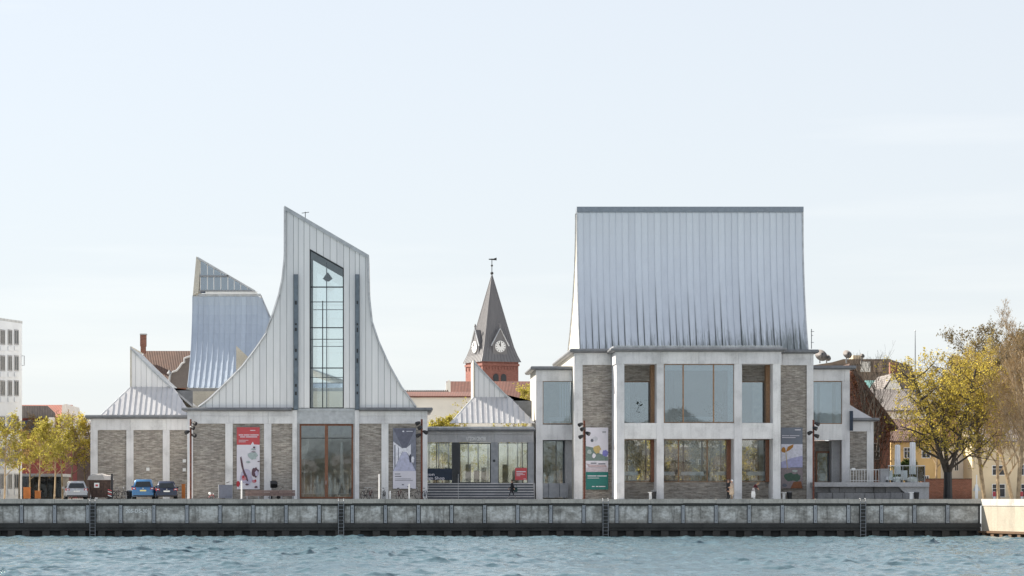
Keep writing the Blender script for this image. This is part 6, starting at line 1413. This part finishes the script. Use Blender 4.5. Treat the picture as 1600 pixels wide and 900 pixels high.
# ------------------------------------------------------------------ people
def person(label, px, Y, rot, h, J, mats, coat=None, hair=(.1,.07,.05), hat=None, hair_long=False):
    """J overrides joint positions (metres for a 1.75 m figure facing -Y); mats = (skin, top, legs, shoes)"""
    B = dict(pelvis=(0,0,.95), waist=(0,.0,1.10), chest=(0,.01,1.32), neck=(0,0,1.48), chin=(0,-.02,1.55), head=(0,-.01,1.64), crown=(0,0,1.72),
             shL=(-.17,0,1.43), elL=(-.23,.03,1.16), wrL=(-.24,-.04,.93), shR=(.17,0,1.43), elR=(.23,.03,1.16), wrR=(.24,-.04,.93),
             hipL=(-.09,0,.92), knL=(-.10,-.01,.50), anL=(-.10,.03,.09), toL=(-.11,-.15,.04), hipR=(.09,0,.92), knR=(.10,-.01,.50), anR=(.10,.03,.09), toR=(.11,-.15,.04))
    B.update(J); Rr = dict(pelvis=.145, waist=.125, chest=.15, neck=.055, chin=.075, head=.10, crown=.075, sh=.075, el=.048, wr=.034, hip=.095, kn=.062, an=.045, to=.04)
    E = [('pelvis','waist'),('waist','chest'),('chest','neck'),('neck','chin'),('chin','head'),('head','crown')]
    for s in 'LR': E += [('chest','sh'+s),('sh'+s,'el'+s),('el'+s,'wr'+s),('pelvis','hip'+s),('hip'+s,'kn'+s),('kn'+s,'an'+s),('an'+s,'to'+s)]
    pos = {k: Vector(v) for k, v in B.items()}; rr = {k: Rr.get(k, Rr.get(k[:2], Rr.get(k[:3]))) for k in B}
    for s in 'LR':      # palm and five fingers
        d = (pos['wr'+s]-pos['el'+s]).normalized(); sg = -1 if s == 'L' else 1; side = Vector((0,-1,0)); side = (side - d*side.dot(d)).normalized()
        pos['pa'+s] = pos['wr'+s] + d*.085; rr['pa'+s] = .03; E.append(('wr'+s, 'pa'+s))
        for i, (o, l) in enumerate(((-.03,.055),(-.01,.07),(.01,.075),(.03,.065))):
            k = 'f%d%s' % (i, s); k2 = 'g%d%s' % (i, s)
            pos[k] = pos['pa'+s] + side*o + d*l*.55; pos[k2] = pos[k] + (d*.9 + Vector((-sg*.4,0,0)))*l*.55; rr[k] = .0095; rr[k2] = .008; E += [('pa'+s, k), (k, k2)]
        pos['th'+s] = pos['wr'+s] + d*.05 + side*.05; rr['th'+s] = .01; E.append(('wr'+s, 'th'+s))
    keys = list(pos); idx = {k: i for i, k in enumerate(keys)}
    me = bpy.data.meshes.new('person_rig'); me.from_pydata([pos[k] for k in keys], [(idx[a], idx[b]) for a, b in E], [])
    ob = bpy.data.objects.new('person_rig', me); col.objects.link(ob)
    sk = ob.modifiers.new('skin', 'SKIN'); sk.use_smooth_shade = True
    for i, k in enumerate(keys):
        v = me.skin_vertices[0].data[i]; v.radius = (rr[k]*(1.25 if k in ('pelvis','waist','chest') else 1), rr[k]*(.85 if k in ('pelvis','waist','chest') else 1)); v.use_root = (k == 'pelvis')
    ob.modifiers.new('sub', 'SUBSURF').levels = 1
    bpy.context.view_layer.update()
    bm_ = bpy.data.meshes.new_from_object(ob.evaluated_get(bpy.context.evaluated_depsgraph_get())); bpy.data.objects.remove(ob); bpy.data.meshes.remove(me)
    bm_.materials.clear()
    for m in mats: bm_.materials.append(m)
    for p in bm_.polygons:
        k = min(keys, key=lambda q: (pos[q]-p.center).length)
        p.material_index = 0 if k in ('neck','chin','head','crown') or k[:2] in ('pa','th','wr') or k[0] in 'fg' else (3 if k[:2] in ('an','to') else (2 if k[:2] in ('hi','kn') or k == 'pelvis' else 1))
    t = thing('person', label, 'person', (0,0,0))
    b = bpy.data.objects.new('body', bm_); col.objects.link(b); b.parent = t
    hm = plain('hair_%.2f' % hair[0], hair, .7); hc = pos['head']; up = (pos['crown']-pos['neck']).normalized()
    rings = [[hc + up*z + Vector((math.cos(a)*r, math.sin(a)*r+.02, 0)) for a in np.linspace(0, 2*math.pi, 13)[:-1]] for r, z in ((.085,-.12 if hair_long else -.02),(.118,.03),(.108,.09),(.06,.135),(.01,.145))]
    for q in rings[0]+rings[1]:
        if q.y < hc.y-.03: q.z += .07
    MB().loft(rings).build('hair', hat or hm, t, True)
    fc = MB()
    for s in (-1, 1): fc.lathe([(.002,-.012),(.013,0),(.002,.012)], hc+Vector((s*.035, -.098, .0)), 6)
    fc.build('eyes', M['black'], t); MB().loft([[hc+Vector((-.014,-.095,-.03)), hc+Vector((.014,-.095,-.03)), hc+Vector((0,-.09,.015))], [hc+Vector((-.006,-.122,-.03)), hc+Vector((.006,-.122,-.03)), hc+Vector((0,-.10,.01))]]).build('nose', mats[0], t)
    MB().box(hc.x-.025, hc.x+.025, hc.y-.1, hc.y-.09, hc.z-.062, hc.z-.052).build('mouth', plain('lips', (.30,.12,.10)), t)
    if coat:
        cm, zlow, fl = coat; rings = []
        ch, pe = pos['chest'], pos['pelvis']
        for z, w, dpt in ((1.47,.09,.075), (1.42,.20,.125), (1.25,.205,.15), (1.05,.19,.145), (.85,.21*fl,.17*fl), (zlow,.22*fl,.20*fl)):
            c = pe.lerp(ch, (z-pe.z)/max(.1, ch.z-pe.z)); 
            rings.append([Vector((c.x+math.cos(a)*w, c.y+math.sin(a)*dpt, z)) for a in np.linspace(0, 2*math.pi, 17)[:-1]])
        MB().loft(rings).build('coat', cm, t, True)
        sl = MB()
        for s in 'LR': sl.tube([pos['sh'+s], pos['el'+s], pos['wr'+s].lerp(pos['el'+s], .1)], [.088, .068, .055], 8)
        sl.build('sleeves', cm, t, True)
    k = h/1.75; t.scale = (k, k, k); t.location = (X(px,Y), Y, 0); t.rotation_euler = (0,0,rad(rot)); return t
dk, dg = plain('dark_wool', (.015,.016,.02), .9), plain('dark_green_bag', (.012,.04,.038), .8)
walk = dict(anL=(-.09,.34,.16), toL=(-.09,.24,.05), knL=(-.10,.10,.52), anR=(.09,-.33,.09), toR=(.09,-.50,.07), knR=(.09,-.20,.52), wrL=(-.24,-.24,.98), elL=(-.22,-.06,1.16), wrR=(.25,.18,1.0), elR=(.23,.12,1.18))
person('person in dark clothes walking left past the shop steps', 800, -6, -90, 1.66, walk, (M['skin'], dk, plain('dark_trousers', (.05,.05,.06), .9), plain('grey_shoes', (.20,.19,.19))), (dk, .72, 1.0), (.06,.05,.035))
def bag(px, py, Y, lb, mat, w, hgt, name='shoulder_bag'):
    c = P(px, py, Y); t = thing(name, lb, 'bag', (c.x, c.y, c.z))
    MB().loft([[c+Vector((x*w, y*.09, 0)) for x, y in ((-.45,-1),(.45,-1),(.45,1),(-.45,1))], [c+Vector((x*w, y*.1, hgt*.5)) for x, y in ((-.52,-1),(.52,-1),(.52,1),(-.52,1))], [c+Vector((x*w, y*.05, hgt)) for x, y in ((-.42,-1),(.42,-1),(.42,1),(-.42,1))]]).build('pouch', mat, t)
    MB().tube([c+Vector((-.35*w,0,hgt)), c+Vector((-.1*w,0,hgt+.3)), c+Vector((.15*w,0,hgt+.3)), c+Vector((.35*w,0,hgt))], .014, 5).build('strap', mat, t)
bag(805.5, 768.5, -6.0, 'dark green bag carried by the walking person', dg, .34, .36)
be, pk = plain('beige_wool', (.42,.35,.28), .9), plain('dusty_pink', (.48,.33,.32), .9)
person('person in long beige coat and pale hat by a hall column', 1143.5, -5, -65, 1.68, dict(wrR=(.16,-.20,1.08), elR=(.24,-.02,1.14), wrL=(-.16,-.20,1.08)), (M['skin'], pk, be, plain('tan_shoes', (.25,.18,.12))), (be, .42, 1.12), (.30,.24,.2), M['cloth'])
person('person in black standing half hidden behind the beige coat', 1138.2, -4.2, -60, 1.72, dict(), (M['skin'], dk, dk, dk), (dk, .75, 1.0), (.10,.08,.07))
mr = plain('dark_red_wool', (.075,.012,.018), .9)
person('person in dark red jacket bending over near the right hall window', 1177.5, -5, 70, 1.62, dict(waist=(0,-.05,1.10), chest=(0,-.20,1.28), neck=(0,-.33,1.38), chin=(0,-.40,1.42), head=(0,-.45,1.49), crown=(0,-.47,1.57), shL=(-.17,-.22,1.36), shR=(.17,-.22,1.36), elL=(-.2,-.30,1.12), elR=(.2,-.30,1.12), wrL=(-.12,-.42,.98), wrR=(.12,-.42,.98)), (M['skin'], mr, plain('pale_grey_trousers', (.42,.40,.42), .9), M['white']), None, (.35,.25,.14), None, True)
bag(1177, 777.6, -5.3, 'white carrier bag at the feet of the bending person', M['white'], .34, .55, 'carrier_bag')

# ------------------------------------------------------------------ things behind the panes
def table(px, Y, z0, w, lb, dep=.9, k=0):
    t = thing('dining_table', lb, 'table', (X(px,Y), Y, z0), 'cloth-covered tables behind the hall windows'); x = X(px,Y); h = .74
    c = MB(); c.box(x-w/2, x+w/2, Y-dep/2, Y+dep/2, z0+h, z0+h+.03); c.build('table_top', M['cloth'], t)
    r = random.Random(int(px)); top = [(x-w/2-.01, Y-dep/2-.01), (x+w/2+.01, Y-dep/2-.01), (x+w/2+.01, Y+dep/2+.01), (x-w/2-.01, Y+dep/2+.01)]
    MB().loft([[(a + (a-x)*.12*j, b + (b-Y)*.1*j, z0+h+.035-.33*j*r.uniform(.85,1.1)) for a, b in top] for j in (0, 1)], closed=False).build('cloth_drop', M['cloth'], t)
    for a in (-1, 1):
        for b in (-1, 1): MB().tube([(x+a*w*.42, Y+b*dep*.4, z0), (x+a*w*.42, Y+b*dep*.4, z0+h)], .025, 5).build('leg', M['white'], t)
zl = 1.72
for px, w, lb in ((984, 1.3, 'white-clothed table behind the lower left hall window'), (1042, 1.2, 'leftmost white-clothed table behind the wide lower hall window'), (1081, 1.9, 'widest white-clothed table, middle of the wide lower hall window'), (1130, 1.2, 'rightmost white-clothed table behind the wide lower hall window'), (1183, 1.6, 'white-clothed table behind the lower right hall window')): table(px, 3.75, zl, w, lb)
def pendant(px, py, Y, top, lb):
    t = thing('pendant_lamp', lb, 'lamp', P(px, py, Y), 'pendant lamps in the hall'); c = P(px, py, Y)
    MB().lathe([(.28,0),(.24,.06),(.08,.16),(.03,.2)], c, 12).build('shade', M['white'], t); MB().tube([c+Vector((0,0,.18)), (c.x, c.y, Z(top, Y))], .008, 4).build('cord', M['darkframe'], t)
pendant(984, 721, 3.8, 690, 'white pendant lamp in the lower left hall window'); pendant(1082, 721, 3.8, 690, 'white pendant lamp in the wide lower hall window')
def chair(px, Y, z0, lb):
    t = thing('dining_chair', lb, 'chair', (X(px,Y), Y, z0), 'dark chairs behind the hall windows'); x = X(px,Y)
    MB().box(x-.22, x+.22, Y-.22, Y+.22, z0+.43, z0+.47).build('seat', M['interior_dark'], t); MB().box(x-.21, x+.21, Y+.2, Y+.24, z0+.55, z0+.9).build('backrest', M['interior_dark'], t)
    for a in (-.2, .2):
        MB().tube([(x+a, Y-.2, z0), (x+a, Y-.2, z0+.43)], .018, 4).build('leg', M['interior_dark'], t); MB().tube([(x+a, Y+.22, z0), (x+a, Y+.22, z0+.88)], .018, 4).build('leg', M['interior_dark'], t)
for px, lb in ((998, 'dark chair right of the table in lower left hall window'), (1057, 'dark chair left of the widest table'), (1104, 'dark chair right of the widest table'), (1118, 'dark chair left of the rightmost table in the wide window'), (1170, 'dark chair left of the table in lower right hall window')): chair(px, 4.2, zl, lb)
def potted_plant(px, Y, z0, h, lb, seed):
    r = random.Random(seed); t = thing('potted_plant', lb, 'plant', (X(px,Y), Y, z0), 'potted plants in the upper rooms'); x = X(px,Y)
    MB().lathe([(.16,0),(.24,.4),(.22,.4)], (x, Y, z0), 10).build('pot', M['darkframe'], t); st, lf = MB(), MB()
    for i in range(12):
        d = Vector((r.gauss(0,.35), r.gauss(0,.3), 1)).normalized(); p = [Vector((x, Y, z0+.35)) + d*h*k*r.uniform(.28,.33) for k in range(4)]; st.tube(p, .012, 4)
        for q in p[1:]:
            for _ in range(4):
                c = q + Vector((r.gauss(0,.14), r.gauss(0,.12), r.gauss(0,.12))); a = Vector((r.gauss(0,1), r.gauss(0,1), r.gauss(0,1))).normalized()*.17; b = Vector((r.gauss(0,1), r.gauss(0,1), r.gauss(0,1))).normalized()*.07
                lf.add([c-a, c+b, c+a, c-b], [(0,1,2,3)])
    st.build('stems', M['bark_dark'], t, fix=False); lf.build('foliage', M['plantleaf'], t, fix=False)
M['plantleaf'] = leafy('house_plant', (.03,.05,.025), (.02,.035,.02))
zu = Z(664)
potted_plant(990, 3.5, zu, 2.3, 'tall dark plant behind the upper left hall window', 1); potted_plant(1004, 3.6, zu, 1.5, 'lower dark plant behind the upper left hall window', 2)
potted_plant(1056, 1.6, zu, 1.3, 'dark plant left of middle in the wide upper window', 3); potted_plant(1123, 1.6, zu, 1.7, 'dark plant near the right mullion of the wide upper window', 4)
for px, w, lb in ((1072, 1.5, 'white-clothed table left of middle in the wide upper window'), (1100, 1.6, 'white-clothed table right of middle in the wide upper window')): table(px, 1.9, zu, w, lb)
for px, lb in ((1063, 'dark chair at the left table in the wide upper window'), (1086, 'dark chair between the two tables in the wide upper window'), (1111, 'dark chair at the right table in the wide upper window')): chair(px, 1.7, zu, lb)
table(872, 8.5, Z(664,6), 1.7, 'dark-legged meeting table behind the upper left wing window')

def models():
    Y = 1.6; zt = Z(771, Y)
    t = thing('display_table', 'long low display table of models behind the wooden door', 'table', (X(510,Y), Y, .05))
    MB().box(X(471,Y), X(549,Y), Y-.5, Y+.6, zt-.06, zt).build('table_top', M['cloth'], t)
    for px in (474, 489, 503, 517, 531, 546): MB().tube([(X(px,Y), Y-.4, .05), (X(px,Y), Y-.4, zt-.06)], .03, 5).build('leg', M['white'], t)
    mm = plain('model_card', (.70,.73,.72), .7)
    def mdl(lb, f): o = thing('model_tower', lb, 'model', (X(510,Y), Y, zt), 'model towers on the display table'); f(o)
    def mast(o): MB().tube([P(475.5, 771, Y), P(475.5, 716, Y)], [.09, .05], 6).build('shaft', mm, o); MB().pbox(472, 478.5, 715.5, 717, Y-.1, .2).build('head', mm, o)
    mdl('tall T-topped model mast at the left of the door', mast)
    def needle(o): MB().tube([P(486, 771, Y), P(486, 752, Y), P(486, 736, Y)], [.13, .07, .015], 6).build('shaft', mm, o); MB().lathe([(.22,0),(.14,.25)], P(486, 771, Y), 8).build('base', mm, o)
    mdl('thin needle-like model spire, second tall one from left', needle)
    def eiffel(o):
        for s in (-1, 1): MB().tube([P(534+s*5.5, 771, Y), P(534+s*2, 752, Y), P(534+s*.8, 735, Y)], [.12, .1, .08], 5).build('leg', mm, o)
        MB().pbox(530.5, 537.5, 753, 755, Y-.15, .3).build('deck', mm, o, fix=False); MB().tube([P(534, 753, Y), P(534, 720, Y), P(534, 691, Y)], [.19, .17, .10], 6).build('shaft', mm, o)
    mdl('tallest model tower with splayed legs behind the right door pane', eiffel)
    r = random.Random(4)
    for i, (px, top, w) in enumerate(((481, 760, 2.2), (492, 750, 2.4), (496, 745, 2.8), (499.5, 756, 2), (503, 752, 3), (515, 747, 2.6), (519, 753, 2.2), (523, 748, 2.6), (527, 758, 2), (543.5, 746, 2), (547, 757, 1.8))):
        def blk(o):
            y = Y + r.uniform(-.3,.3); MB().pbox(px-w, px+w, (top+771)/2, 771, y, .2).build('base_block', mm, o, fix=False); MB().pbox(px-w*.65, px+w*.65, top, (top+771)/2, y+.03, .14).build('shaft', mm, o, fix=False); MB().pbox(px-w*.2, px+w*.2, top-3, top, y+.08, .05).build('tip', mm, o, fix=False)
        mdl('short stepped model tower, ' + ('leftmost low one beside the needle spire', 'first of the cluster left of the door mullion', 'tallest of the cluster left of the door mullion', 'lowest of the cluster left of the mullion', 'widest, close left of the door mullion', 'close right of the door mullion', 'second to the right of the mullion', 'third to the right of the mullion', 'lowest one left of the splayed tower', 'thin tall one right of the splayed tower', 'rightmost low one at the door jamb')[i], blk)
models()
